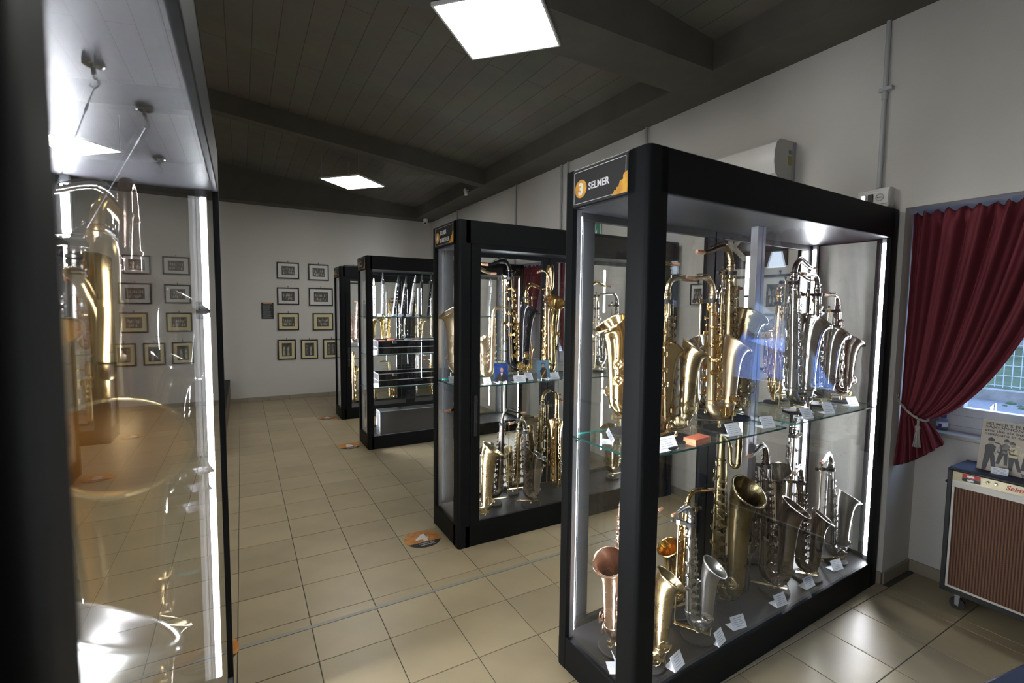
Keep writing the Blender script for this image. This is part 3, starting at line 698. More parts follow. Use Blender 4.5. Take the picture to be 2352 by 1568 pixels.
        obj('orange_splash', MB().prism([(p[0], max(0, p[1])) for p in pts][::-1], 0, .0008, Xp), M['gold_print'], sg)
    return root
c3 = display_case('c3', 'nearest tall glass case full of saxophones, sign number 3', (1.33, -1.29), .0354, pw=.10, shelves=((.02, 1.035, 1.092), (1.115, 2.058, 1.10)), sign=('3', ['SELMER']), column=True, hgt=2.25, edge_glow=True)
c4 = display_case('c4', 'second glass case with black saxophone, sign number 4', (1.31, .37), 0, D=.50, pw=.085, door=True, shelves=((.02, 1.03, 1.118), (1.05, 2.058, 1.118)), sign=('4', ['SELMER', 'BUESCHER']))
c5 = display_case('c5', 'third glass case holding stick instruments and flight cases', (1.30, 2.98), 0, D=.50, pw=.065, shelves=((.02, 2.058, 1.545), (.02, 2.058, 1.10), (.02, 2.058, .715)), sign=('5', []))
c6 = display_case('c6', 'farthest glass case beside the framed photographs', (1.30, 4.67), 0, D=.50, pw=.07, door=True, shelves=((.02, 2.058, 1.07),), sign=('6', []))
c2 = display_case('c2', 'dark glass case filling the left edge of the picture', (-.008, -2.345), PI / 2, L=1.99, D=.49, pw=.05, shelves=((1.0, 1.935, 1.08), (.02, .95, .70)), edge_glow=True)
bpy.context.view_layer.update()

# ================================================================== INSTRUMENTS
def arc(cx, cz, r_, a0, a1, n, y=0): return [(cx + r_ * math.cos(a0 + (a1 - a0) * i / n), y, cz + r_ * math.sin(a0 + (a1 - a0) * i / n)) for i in range(n + 1)]
def ring(mb, c, ax, R_, r_, seg=24, mi=0, a0=0, a1=2 * PI):
    ax = Vector(ax).normalized(); a = Vector((1, 0, 0)) if abs(ax.x) < .9 else Vector((0, 1, 0)); u = (a - ax * a.dot(ax)).normalized(); w_ = ax.cross(u); c = Vector(c)
    mb.tube([tuple(c + (u * math.cos(a0 + (a1 - a0) * i / seg) + w_ * math.sin(a0 + (a1 - a0) * i / seg)) * R_) for i in range(seg + 1)], r_, 6, cap=False, mi=mi); return mb
def smooth_path(pts, n):
    P = np.array(pts, float); t = np.linspace(0, len(P) - 1, n); out = []
    for q in t:
        i = min(int(q), len(P) - 2); f = q - i; p0 = P[max(i - 1, 0)]; p1 = P[i]; p2 = P[i + 1]; p3 = P[min(i + 2, len(P) - 1)]
        out.append(.5 * ((2 * p1) + (-p0 + p2) * f + (2 * p0 - 5 * p1 + 4 * p2 - p3) * f * f + (-p0 + 3 * p1 - 3 * p2 + p3) * f ** 3))
    return np.array(out)
SAXDEF = {
 # d bow spacing, zb bow centre, rb bow radius, zt body top, rt top radius, bell (dx,z,r), neck pts relative to body top, lean
 'alto': dict(d=.078, zb=.074, rb=.029, zt=.575, rt=.0125, lean=.016,
    bell=[(.039, .074, .030), (.041, .15, .033), (.043, .21, .0355), (.045, .262, .039), (.050, .305, .0445), (.058, .335, .052), (.066, .352, .060), (.069, .357, .0635)],
    neck=[(0, 0, .013), (0, .03, .0128), (-.010, .058, .0122), (-.035, .078, .0112), (-.075, .083, .0100), (-.115, .080, .0090), (-.150, .079, .0078)], cork=(-.190, .080)),
 'tenor': dict(d=.096, zb=.090, rb=.035, zt=.70, rt=.015, lean=.022,
    bell=[(.048, .090, .036), (.050, .19, .040), (.053, .27, .0435), (.056, .345, .049), (.062, .400, .055), (.072, .438, .064), (.083, .458, .074), (.086, .463, .077)],
    neck=[(0, 0, .0155), (-.001, .035, .015), (-.015, .072, .0142), (-.048, .095, .013), (-.090, .088, .0115), (-.135, .070, .0100), (-.175, .062, .0088)], cork=(-.222, .063)),
 'baritone': dict(d=.116, zb=.105, rb=.043, zt=.80, rt=.021, lean=.01,
    bell=[(.058, .105, .044), (.061, .25, .048), (.064, .38, .053), (.070, .50, .060), (.079, .58, .068), (.092, .632, .079), (.107, .660, .091), (.111, .666, .095)],
    neck=None, cork=None),
}
def make_sax_meshes(kind):
    D = SAXDEF[kind]; d = D['d']; zb = D['zb']; rb = D['rb']; zt = D['zt']; rt = D['rt']; ln = D['lean']; h = d / 2; P = {}
    bx = lambda t: -h - ln * t                    # body axis x at t
    bz = lambda t: zb + (zt - zb) * t
    br = lambda t: (rb * .93) * (1 - t) + rt * t
    n = 14
    m = MB().tube([(bx(i / n), 0, bz(i / n)) for i in range(n + 1)], [br(i / n) for i in range(n + 1)], 18)
    m.lathe([(rt * 1.25, -.012), (rt * 1.35, -.008), (rt * 1.35, .0), (rt * 1.15, .004)], (bx(1), 0, zt), (0, 0, 1), 16)
    m.lathe([(rb * 1.0, -.004), (rb * 1.06, 0), (rb * 1.0, .004)], (bx(.03), 0, bz(.03)), (0, 0, 1), 18)
    P['body'] = (m, 'b')
    a = arc(0, zb, h, PI, 2 * PI, 14); P['bow'] = (MB().tube(a, [rb * (.93 + .09 * i / 14) for i in range(15)], 18).lathe([(rb * 1.03, -.005), (rb * 1.1, 0), (rb * 1.03, .005)], (h, 0, zb + .004), (0, 0, 1), 18), 'b')
    bl = np.array(D['bell']); pts = smooth_path([(p[0], 0, p[1]) for p in bl], 22); rr = np.interp(np.linspace(0, len(bl) - 1, 22), range(len(bl)), bl[:, 2])
    path = list(pts); rad = list(rr)
    dirn = (pts[-1] - pts[-2]); dirn /= np.linalg.norm(dirn); R_ = rr[-1]
    for (k_, q) in ((1.03, .001), (1.05, .004), (1.035, .0065), (.985, .005)): path.append(pts[-1] + dirn * q); rad.append(R_ * k_)
    for i in range(20, 4, -2): path.append(pts[i] + dirn * 0); rad.append(rr[i] - .0022)
    # own sweep with constant orientation so the turn-back stays clean
    V = []; seg = 28; ya = np.array([0, 1., 0])
    tang = np.gradient(pts, axis=0); tang /= np.linalg.norm(tang, axis=1)[:, None]
    tl = list(tang) + [tang[-1]] * 4 + [tang[i] for i in range(20, 4, -2)]
    for pnt, r_, tg in zip(path, rad, tl):
        wv = np.cross(tg, ya)
        for k in range(seg): an = 2 * PI * k / seg; V.append(pnt + r_ * (math.cos(an) * ya + math.sin(an) * wv))
    F = [(i * seg + k, i * seg + (k + 1) % seg, (i + 1) * seg + (k + 1) % seg, (i + 1) * seg + k) for i in range(len(path) - 1) for k in range(seg)]
    F.append(tuple((len(path) - 1) * seg + k for k in range(seg)))
    m = MB(); m.add(V, F); ring(m, tuple(pts[-1] + dirn * .003), tuple(dirn), R_ * 1.045, .0028 * (1 + R_ * 6), 32); P['bell'] = (m, 'b')
    # neck about the body-top axis, built at origin of the socket
    if D['neck']:
        nk = np.array([(p[0], 0, p[1]) for p in D['neck']]); q = smooth_path(nk, 20); r_ = np.interp(np.linspace(0, len(nk) - 1, 20), range(len(nk)), [p[2] for p in D['neck']])
        m = MB().tube(q, r_, 14); m.lathe([(rt * 1.3, .004), (rt * 1.4, .008), (rt * 1.4, .014), (rt * 1.1, .018)], (0, 0, 0), seg=14); P['neck'] = (m, 'b')
        e = q[-1]; c = D['cork']; P['cork'] = (MB().tube([tuple(e), (c[0], 0, c[1])], [r_[-1] * 1.12, r_[-1] * 1.0], 12), 'c')
        ok = MB(); k0 = [tuple(q[i] + np.array([0, 0, r_[i] + .008])) for i in range(6, 18, 2)]
        ok.tube(k0, .0022, 6); ok.cyl(tuple(q[8]), tuple(q[8] + np.array([0, 0, .024])), .003, 6); ring(ok, (0, 0, .03), (0, 0, 1), rt * 1.5, .002, 14)
        ok.lathe([(.006, 0), (.006, .003), (.002, .004)], tuple(q[15] + np.array([0, 0, r_[15]])), (0, 0, 1), 10)
        P['octave_key'] = (ok, 'k')
    else:
        t0 = (bx(1), 0, zt); x0 = bx(1); s = .055
        pts2 = [(x0, 0, zt), (x0, 0, zt + .06), (x0, 0, zt + .13)] + arc(x0 + s, zt + .15, s, PI, 0, 8) + [(x0 + 2 * s, 0, zt + .08), (x0 + 2 * s, -.005, zt)]
        P['top_loop'] = (MB().tube(pts2, np.linspace(rt, .0165, len(pts2)), 16).lathe([(.02, -.006), (.02, .006)], (x0 + 2 * s, 0, zt + .1), seg=14).lathe([(.0235, -.006), (.0235, .006)], (x0, 0, zt + .1), seg=14), 'b')
        pts3 = [(x0 + 2 * s, -.005, zt)] + [(x0 + 2 * s - .022 + .022 * math.cos(a_), -.005, zt - .022 * math.sin(a_)) for a_ in [PI * i / 6 for i in range(1, 7)]] + [(x0 + 2 * s - .044, -.012, zt + .08), (x0 + 2 * s - .05, -.03, zt + .13), (x0 + .03, -.042, zt + .155), (x0 - .05, -.045, zt + .16)]
        P['crook'] = (MB().tube(pts3, np.linspace(.0155, .0095, len(pts3)), 12), 'b')
        P['neck'] = (MB().tube([(x0 - .05, -.045, zt + .16), (x0 - .10, -.045, zt + .163), (x0 - .135, -.045, zt + .158)], [.0095, .0085, .0078], 12), 'b')
        P['cork'] = (MB().tube([(x0 - .135, -.045, zt + .158), (x0 - .18, -.045, zt + .15)], [.0095, .0088], 12), 'c')
    # key cups, one mesh per size, placed by matrix
    def cup(r_): return MB().lathe([(r_ * .98, 0), (r_, .002), (r_ * .98, .0045), (r_ * .72, .0055), (r_ * .66, .0045), (r_ * .25, .005), (r_ * .22, .008), (.0005, .009)], seg=16).box(-r_ * .3, r_ * .3, -r_ * 1.75, r_ * .1, .005, .0075).lathe([(.0026, -.008), (.0026, .002)], (0, 0, 0), (0, 0, 1), 6).lathe([(.0030, -.009), (.0030, .009)], (0, -r_ * 1.75, .006), (1, 0, 0), 8)
    k = {'alto': 1, 'tenor': 1.2, 'baritone': 1.45}[kind]
    cups = []
    for i, t in enumerate((.06, .145, .23, .31, .385, .455, .52, .58, .64, .70, .76, .82)):
        cups.append((t, R(-58 if i % 2 == 0 else -46), (.0165 - .0085 * t) * k))
    for t, a_ in ((.10, 118), (.22, 125), (.34, 112), (.46, 120), (.56, 100), (.66, 128), (.80, 150), (.30, -105), (.42, -118), (.55, -112)): cups.append((t, R(a_), (.015 - .007 * t) * k))
    for t, a_ in ((.84, -110), (.90, -140), (.72, -118)): cups.append((t, R(a_), .0085 * k))
    out = []
    for t, a_, r_ in cups:
        nv = Vector((math.cos(a_), math.sin(a_), 0)); c = Vector((bx(t), 0, bz(t))) + nv * (br(t) + .008)
        z = nv; x = Vector((0, 0, 1)); y_ = z.cross(x); out.append((r_, Matrix(((x.x, y_.x, z.x, c.x), (x.y, y_.y, z.y, c.y), (x.z, y_.z, z.z, c.z), (0, 0, 0, 1)))))
    # bell and bow keys
    bz_ = D['bell']; bk = []
    for zi, sy in ((1, 1), (2, 1)):
        p = bz_[zi]; nv = Vector((.25, sy, 0)).normalized(); c = Vector((p[0], 0, p[1])) + nv * (p[2] + .003)
        z = nv; x = Vector((0, 0, 1)); y_ = z.cross(x); bk.append((.021 * k, Matrix(((x.x, y_.x, z.x, c.x), (x.y, y_.y, z.y, c.y), (x.z, y_.z, z.z, c.z), (0, 0, 0, 1)))))
    an = R(-75); nv = Vector((0, -1, 0)); c = Vector((h * math.cos(an) * .9, -rb - .003, zb + h * math.sin(an) * .9)); z = nv; x = Vector((0, 0, 1)); y_ = z.cross(x)
    bk.append((.021 * k, Matrix(((x.x, y_.x, z.x, c.x), (x.y, y_.y, z.y, c.y), (x.z, y_.z, z.z, c.z), (0, 0, 0, 1)))))
    p = bz_[0]; nv = Vector((.1, -1, 0)).normalized(); c = Vector((p[0] + .002, 0, p[1] + .028 * k)) + nv * (p[2] + .002); x = Vector((0, 0, 1)); y_ = nv.cross(x)
    bk.append((.018 * k, Matrix(((x.x, y_.x, nv.x, c.x), (x.y, y_.y, nv.y, c.y), (x.z, y_.z, nv.z, c.z), (0, 0, 0, 1)))))
    out += bk; P['_cups'] = out
    P['_cupmesh'] = {}
    for r_, _ in out:
        if r_ not in P['_cupmesh']: P['_cupmesh'][r_] = cup(r_).mesh('key_cup', M['black'], 40)
    gm = MB(); gr = .025 * k; ring(gm, (0, 0, .012), (0, 0, 1), gr, .0018, 20)
    for q in range(3): a_ = q * 2 * PI / 3 + .5; gm.tube([(gr * math.cos(a_), gr * math.sin(a_), .012), (gr * math.cos(a_), gr * math.sin(a_), -.004)], .002, 5)
    gm.tube([(-gr, 0, .012), (gr, 0, .012)], .0015, 5); P['_guard'] = (gm.mesh('key_guard', M['black'], 40), [mm for _, mm in bk])
    # rods with posts (left and right of the body)
    rods = []
    for a_, t0, t1, off in ((-20, .04, .55, .011), (-95, .0, .62, .012), (80, .02, .5, .012), (150, .3, .96, .010), (20, .45, .97, .010), (-75, .6, .95, .011)):
        nv = Vector((math.cos(R(a_)), math.sin(R(a_)), 0)); f = lambda t, o_: tuple(Vector((bx(t), 0, bz(t))) + nv * (br(t) + o_))
        m = MB().cyl(f(t0, off), f(t1, off), .0021 * k, 7); nn = 4 if kind != 'baritone' else 5
        for j in range(nn): t = t0 + (t1 - t0) * (j + .02) / (nn - 1) * .98; m.cyl(f(t, 0), f(t, off + .002), .0022 * k, 6).lathe([(.0035 * k, -.003), (.0035 * k, .003)], f(t, off), (0, 0, 1), 8)
        rods.append(m)
    P['_rods'] = [m.mesh('key_rod', M['black'], 40) for m in rods]
    # levers / tables on the side and a body-to-bell brace
    m = MB()
    for t in (.50, .56, .62): nv = Vector((math.cos(R(70)), math.sin(R(70)), 0)); c = Vector((bx(t), 0, bz(t))) + nv * (br(t) + .015); m.box(c.x - .006, c.x + .006, c.y - .003, c.y + .003, c.z - .012, c.z + .012, b=.002)
    for t in (.88, .93): c = Vector((bx(t) - .02 * k, .004, bz(t))); m.tube([(bx(t), 0, bz(t) - .03), (c.x, 0, c.z), (c.x - .004, 0, c.z + .02)], [.003, .004, .005], 6)
    P['side_levers'] = (m, 'k')
    p = bz_[3]; m = MB(); tt = (p[1] - zb) / (zt - zb); xb = bx(tt) + br(tt); xe = p[0] - p[2] + .003; zc = p[1]
    m.tube([(xb - .004, 0, zc), (xb + (xe - xb) * .3, 0, zc)], .003, 6); m.tube([(xe - (xe - xb) * .3, 0, zc), (xe + .002, 0, zc)], .003, 6); ring(m, ((xb + xe) / 2, 0, zc), (0, 1, 0), (xe - xb) * .22, .0025, 16)
    P['bell_brace'] = (m, 'k')
    m = MB(); m.tube(arc(0, zb, h + rb + .004, PI * 1.28, PI * 1.72, 8), .003, 6).tube([(h * .4, -.5 * rb, zb - h - rb * .8), (h * .4, .5 * rb, zb - h - rb * .8)], .0025, 6); P['bow_guard'] = (m, 'k')
    pl = []
    for t in (.30, .37, .44, .60, .67, .74):
        nv = Vector((math.cos(R(-35)), math.sin(R(-35)), 0)); c = Vector((bx(t), 0, bz(t))) + nv * (br(t) + .010); x = Vector((0, 0, 1)); y_ = nv.cross(x)
        pl.append(Matrix(((x.x, y_.x, nv.x, c.x), (x.y, y_.y, nv.y, c.y), (x.z, y_.z, nv.z, c.z), (0, 0, 0, 1))))
    P['_pearls'] = (MB().lathe([(.006, 0), (.0065, .002), (.005, .004), (.0005, .005)], seg=12).mesh('finger_button', M['pearl'], 60), pl)
    for key, v in list(P.items()):
        if key[0] != '_': P[key] = (v[0].mesh(key, M['black'], 35), v[1])
    P['_top'] = (bx(1), zt); return P
PROTO = {}
def place_mesh(name, me, parent, mtx=None, m=None):
    o = bpy.data.objects.new(name, me); COL.objects.link(o); o.parent = parent
    if mtx is not None: o.matrix_local = mtx
    if m is not None: o.material_slots[0].link = 'OBJECT'; o.material_slots[0].material = m
    return o
def finish(f): 
    if isinstance(f, str): f = (f, f)
    return FIN[f[0]], FIN[f[1]]
def sax(kind, fin, label, loc, rz, s=1.0, neck=0, tilt=0, simple=False, group='saxophones in the display cases', rot=None):
    if kind not in PROTO: PROTO[kind] = make_sax_meshes(kind)
    P = PROTO[kind]; fb, fk = finish(fin); nm = {'alto': 'alto_saxophone', 'tenor': 'tenor_saxophone', 'baritone': 'baritone_saxophone'}[kind]
    t = thing(nm, label, 'saxophone', loc, 0, group); t.rotation_euler = rot if rot else (0, tilt, rz); t.scale = (s, s, s)
    mm = {'b': fb, 'k': fk, 'c': M['cork']}
    if fin == 'rb': pass
    tx, tz = P['_top']
    for k_, (me, mk) in [(a, b) for a, b in P.items() if a[0] != '_']:
        mt = None
        if SAXDEF[kind]['neck'] and k_ in ('neck', 'cork', 'octave_key'): mt = Matrix.Translation((tx, 0, tz)) @ Matrix.Rotation(neck, 4, 'Z')
        place_mesh(k_, me, t, mt, mm[mk])
    cups = P['_cups']
    for i, (r_, mt) in enumerate(cups):
        if simple and i % 2: continue
        place_mesh('key_cup', P['_cupmesh'][r_], t, mt, fk)
    for i, me in enumerate(P['_rods']):
        if simple and i % 2: continue
        place_mesh('key_rod', me, t, None, fk)
    gme, gl = P['_guard']
    for mt in gl[:4 if not simple else 2]: place_mesh('key_guard', gme, t, mt, fk)
    if not simple and group != 'saxophones in the display cases':
        pme, pl = P['_pearls']
        for mt in pl: place_mesh('finger_button', pme, t, mt)
    return t
STM = {}
def sax_stand(label, loc, rz, ht, lift, x_up, x_strap, rs, side=0.0, disc=.078):
    t = thing('saxophone_stand', label, 'stand', loc, rz, 'saxophone display stands')
    key = round(disc, 3)
    if key not in STM: STM[key] = MB().lathe([(disc * .97, 0), (disc, .003), (disc, .010), (disc * .95, .013), (.012, .015)], seg=36).mesh('base_disc', M['stand_base'], 30)
    link('base_disc', STM[key], t)
    lf = lift - .012
    obj('stem', MB().lathe([(.009, .013), (.009, .02), (.0055, .024), (.0055, lf), (.009, lf)], seg=10), M['brass_rod'], t, smooth=True)
    obj('cradle', MB().box(x_up - .006, -x_up * .55, -.010, .010, lf, lf + .004, b=.001).box(-x_up * .55 - .004, -x_up * .55, -.010, .010, lf + .004, lf + .028, b=.001), M['brass_rod'], t)
    obj('upright', MB().cyl((x_up, side, lf), (x_up, side, ht * .55), .0042, 8).cyl((x_up, side, ht * .55), (x_up, side, ht), .0030, 8).lathe([(.006, -.008), (.006, .008)], (x_up, side, ht * .55), seg=10).box(x_up - .006, x_up + .006, min(0, side) - .004, max(0, side) + .004, lf, lf + .005), M['brass_rod'], t, smooth=True)
    obj('clamp', B(x_up - .010, x_up + .010, side - .009, side + .009, ht - .012, ht + .012, b=.002), M['brass_rod'], t)
    kn = MB().lathe([(.003, 0), (.003, .012), (.010, .014), (.011, .020), (.009, .026), (.0005, .027)], (x_up - .009, side, ht), (-1, 0, 0), 9)
    obj('knob', kn, M['rubber'], t)
    obj('knob', MB().lathe([(.003, 0), (.003, .008), (.006, .010), (.006, .020), (.0005, .022)], (x_up, side, ht + .011), (0, 0, 1), 9), M['rubber'], t)
    st = MB(); r_ = rs
    st.lathe([(r_, -.009), (r_ + .005, -.009), (r_ + .005, .009), (r_, .009), (r_, -.009)], (x_strap, 0, ht), seg=18)
    dx = (x_strap - x_up); st.box(x_up + .01, x_strap - r_, side * .5 - .006, side * .5 + .006 if side >= 0 else .006, ht - .008, ht + .008)
    obj('strap', st, M['rubber'], t); return t
def case_sax(key, kind, fin, u, v, z0, head, s, label, lift=.055, neck=0, stand=True, simple=False, upr=1, disc=.078):
    c = CASES[key]; p = local(c, u, v, z0); rz = c.rotation_euler.z + R(head)
    D = SAXDEF[kind]; low = (D['d'] / 2 + D['rb'] - D['zb']) * s
    t = sax(kind, fin, label, (p.x, p.y, p.z + lift + low + .002), rz, s, R(neck), simple=simple)
    if stand:
        xt = (-D['d'] / 2 - D['lean'] * .93) * s; ht = lift + low + D['zt'] * s * .965
        sax_stand('stand of the ' + ' '.join(label.replace('saxophone', 'sax').split()[:12]), (p.x, p.y, p.z + .0005), rz, ht, lift, xt - .055, xt, D['rt'] * 1.5 * s + .002, disc=disc)
    return t
Z3, Z3r, ZFl = 1.0925, 1.1005, ZF + .0005
# near case, upper shelves
case_sax('c3', 'tenor', 'brass', .235, .325, Z3, 166, .91, 'golden brass tenor saxophone, bell facing the aisle, behind near corner post', .085, 0)
case_sax('c3', 'alto', 'brass', .235, .12, Z3, 20, .98, 'brass alto saxophone half hidden right behind the near corner post', .05)
case_sax('c3', 'alto', 'aged', .375, .15, Z3, -50, 1.0, 'mellow brass alto saxophone, neck turned right, upper shelf beside corner post', .05, neck=-130)
case_sax('c3', 'alto', ('matte', 'gold'), .685, .155, Z3, -34, 1.0, 'pale gold alto saxophone with bright keys, front of upper left shelf', .058, neck=34)
case_sax('c3', 'tenor', 'aged', .975, .27, Z3, -6, 1.06, 'tall dark brass tenor saxophone behind the pale gold alto, upper shelf', .045)
case_sax('c3', 'alto', 'silver', .90, .39, Z3, 174, .98, 'silver alto saxophone at the back of the upper left shelf', .05, disc=.05)
case_sax('c3', 'alto', 'gold', 1.53, .385, Z3r, 35, 1.0, 'gold alto saxophone at the back of the upper right shelf', .05, disc=.05)
case_sax('c3', 'tenor', 'silver', 1.385, .16, Z3r, -18, 1.0, 'tall silver tenor saxophone in front on upper right shelf', .04, neck=-162)
case_sax('c3', 'alto', 'silver', 1.71, .20, Z3r, -28, 1.10, 'bright silver alto saxophone with flared bell, middle of upper right shelf', .05, neck=34)
case_sax('c3', 'alto', 'dark', 1.95, .20, Z3r, -30, .93, 'dark silver alto saxophone at the right end of the upper shelf', .05, disc=.07, neck=30)
case_sax('c3', 'tenor', 'silver', 1.66, .405, Z3r, 176, .93, 'silver tenor saxophone at the back behind the upright silver ones', .05, disc=.045)
# near case, floor
case_sax('c3', 'alto', 'rose', .16, .265, ZFl, 198, 1.08, 'small rose silver saxophone, bell to the aisle, on case floor corner', .05, neck=0)
case_sax('c3', 'tenor', 'aged', .215, .11, ZFl, -38, .81, 'large brass saxophone with wide open bell against front glass, case floor', .02, neck=-128, disc=.06)
case_sax('c3', 'alto', 'gold', .605, .30, ZFl, 170, .87, 'shiny gold alto saxophone at the back of the case floor', .04)
case_sax('c3', 'alto', ('dull', 'silver'), .55, .13, ZFl, -62, .89, 'satin silver alto saxophone on case floor near the front glass', .035, neck=72)
case_sax('c3', 'baritone', 'antique', .90, .225, ZFl, -92, .91, 'huge tarnished brass baritone saxophone in the middle of the near case', .02, stand=False)
case_sax('c3', 'tenor', 'dark', 1.215, .15, ZFl, -56, .97, 'dark silver tenor saxophone right of the baritone, front of case floor', .035, neck=62)
case_sax('c3', 'alto', 'dark', 1.40, .40, ZFl, 20, .98, 'tarnished alto saxophone at the back, neck pointing right, case floor', .05, neck=180, disc=.05)
case_sax('c3', 'tenor', 'silver', 1.74, .40, ZFl, 178, 1.0, 'silver tenor saxophone at the back right of the case floor', .05, disc=.05)
case_sax('c3', 'alto', 'dark', 1.51, .13, ZFl, -52, .94, 'dark silver alto saxophone in front of the light strip, case floor', .03, neck=66)
case_sax('c3', 'tenor', 'dull', 1.845, .135, ZFl, -32, .81, 'dull silver saxophone at the far right end of the case floor', .03, disc=.065, neck=40)
# second case
Z4 = 1.1185
case_sax('c4', 'tenor', 'matte', .135, .30, Z4, 176, .99, 'matte gold tenor saxophone, bell at the aisle end of the second case', .05, disc=.06)
case_sax('c4', 'alto', 'matte', .345, .26, Z4, 176, .80, 'small matte gold saxophone left of the black one', .02, stand=False)
case_sax('c4', 'tenor', ('black', 'gold'), .555, .16, Z4, -20, 1.04, 'black lacquered tenor saxophone with gold keys and gold bell rim', .065, neck=20)
case_sax('c4', 'tenor', 'brass', .70, .40, Z4, 176, .86, 'brass tenor saxophone behind the black one, neck pointing right', .05, disc=.05)
case_sax('c4', 'baritone', 'brass', .88, .225, Z4, -104, .86, 'brass baritone saxophone with loop, upper shelf of the second case', .02, stand=False)
case_sax('c4', 'alto', 'gold', .80, .43, Z4, 10, .55, 'tiny gold curved soprano saxophone between black and baritone ones', .02, stand=False)
for i, (u, v, hd, s, fn, kd, lb) in enumerate(((1.22, .22, 178, .9, 'gold', 'tenor', 'gold tenor saxophone seen through the near case aisle end'), (1.42, .25, 8, .9, 'silver', 'alto', 'silver alto saxophone in the right half of the second case'), (1.62, .22, 0, .95, 'silver', 'alto', 'silver alto saxophone nearest the right end of the second case'), (1.82, .30, 175, .9, 'brass', 'tenor', 'brass tenor saxophone hidden at the right end of the second case'))):
    case_sax('c4', kd, fn, u, v, Z4, hd, s, lb, .05, simple=True, disc=.06)
case_sax('c4', 'tenor', 'aged', .215, .11, ZFl, -20, 1.06, 'old brass tenor saxophone with engraved bell, floor of the second case', .015, stand=False, neck=40)
case_sax('c4', 'tenor', 'dark', .42, .27, ZFl, 172, .86, 'silver tenor saxophone with neck pointing right, floor of second case', .05, disc=.06)
case_sax('c4', 'alto', 'aged', .65, .385, ZFl, 174, .88, 'worn brass alto saxophone at the back of the second case floor', .05, disc=.05)
case_sax('c4', 'alto', 'dark', .66, .12, ZFl, -32, .96, 'silver alto saxophone with upright bell, floor of the second case', .045, neck=52)
case_sax('c4', 'baritone', 'brass', .985, .27, ZFl, 60, .80, 'golden baritone saxophone at the back right of second case floor', .02, stand=False)
case_sax('c4', 'tenor', 'antique', .88, .43, ZFl, 172, .98, 'dark brass tenor saxophone at the back behind the silver alto', .04, disc=.04)
case_sax('c4', 'tenor', 'aged', 1.62, .28, ZFl, 178, .9, 'brass tenor saxophone on the right of the second case floor', .05, simple=True, disc=.06)
t = sax('alto', 'silver', 'silver saxophone lying on its side in the second case', tuple(local(c4, 1.36, .26, ZFl + .045)), 0, .9, simple=True, rot=(R(90), 0, 0)); t.rotation_euler = (R(90), R(80), R(180)); t.location = tuple(local(c4, 1.25, .25, ZFl + .065))
# third case: stick-shaped wind instruments leaning in a row
def wind_stick(label, u, v, z, lean, col, acc, ln_=.50, wd=.034):
    p = local(c5, u, v, z); t = thing('electronic_wind_instrument', label, 'wind instrument', (p.x, p.y, p.z), 0, 'electronic wind instruments on the top shelf')
    t.rotation_euler = (0, lean, R(8))
    obj('body', MB().box(-wd / 2, wd / 2, -.016, .016, .008, ln_ * .8, b=.004), col, t)
    obj('front_panel', B(-wd * .36, wd * .36, -.019, -.016, .03, ln_ * .72, b=.001), acc, t)
    obj('mouthpiece', MB().lathe([(.011, ln_ * .8), (.012, ln_ * .86), (.008, ln_ * .96), (.003, ln_)], seg=10), M['black'] if col != M['white'] else M['white'], t, smooth=True)
    obj('collar', MB().lathe([(.013, ln_ * .79), (.013, ln_ * .82)], seg=10), M['chrome'], t)
    for i in range(6): obj('key', B(-.006, .006, -.023, -.019, ln_ * (.22 + i * .075), ln_ * (.22 + i * .075) + .014, b=.002), M['chrome'] if i % 2 else M['pearl'], t)
    obj('foot_support', MB().box(-.03, .03, -.03, .03, -.0, .006).cyl((0, .02, 0), (0, .012, .2), .003, 6), M['acrylic'], t)
for (u, ln_, le, c_, a_, lb) in ((.112, .45, .0, 'white', 'pearl', 'white electronic wind instrument standing at left of top shelf'),
    (.205, .53, .03, 'black', 'alu', 'black stick instrument with silver edge, second on top shelf'),
    (.345, .50, .13, 'alu', 'black', 'silver and black stick instrument, third on top shelf'),
    (.440, .50, .13, 'alu', 'rubber', 'silver stick instrument with grey panel, fourth on top shelf'),
    (.545, .51, .15, 'white', 'pearl', 'leaning white electronic wind instrument in middle of top shelf'),
    (.665, .54, .07, 'black', 'rubber', 'black stick instrument with bright mouthpiece, sixth on top shelf'),
    (.765, .55, .11, 'black', 'frame', 'plain black leaning stick instrument, seventh on top shelf'),
    (.865, .50, .12, 'rubber', 'alu', 'black stick instrument partly behind the second case, top shelf'),
    (1.10, .52, .1, 'alu', 'black', 'silver stick instrument in right half of top shelf'), (1.35, .5, .08, 'black', 'alu', 'black stick instrument in right half of top shelf'), (1.6, .5, .1, 'white', 'pearl', 'white stick instrument at right of top shelf')):
    wind_stick(lb, u, .14, 1.5455, le, M[c_], M[a_], ln_)
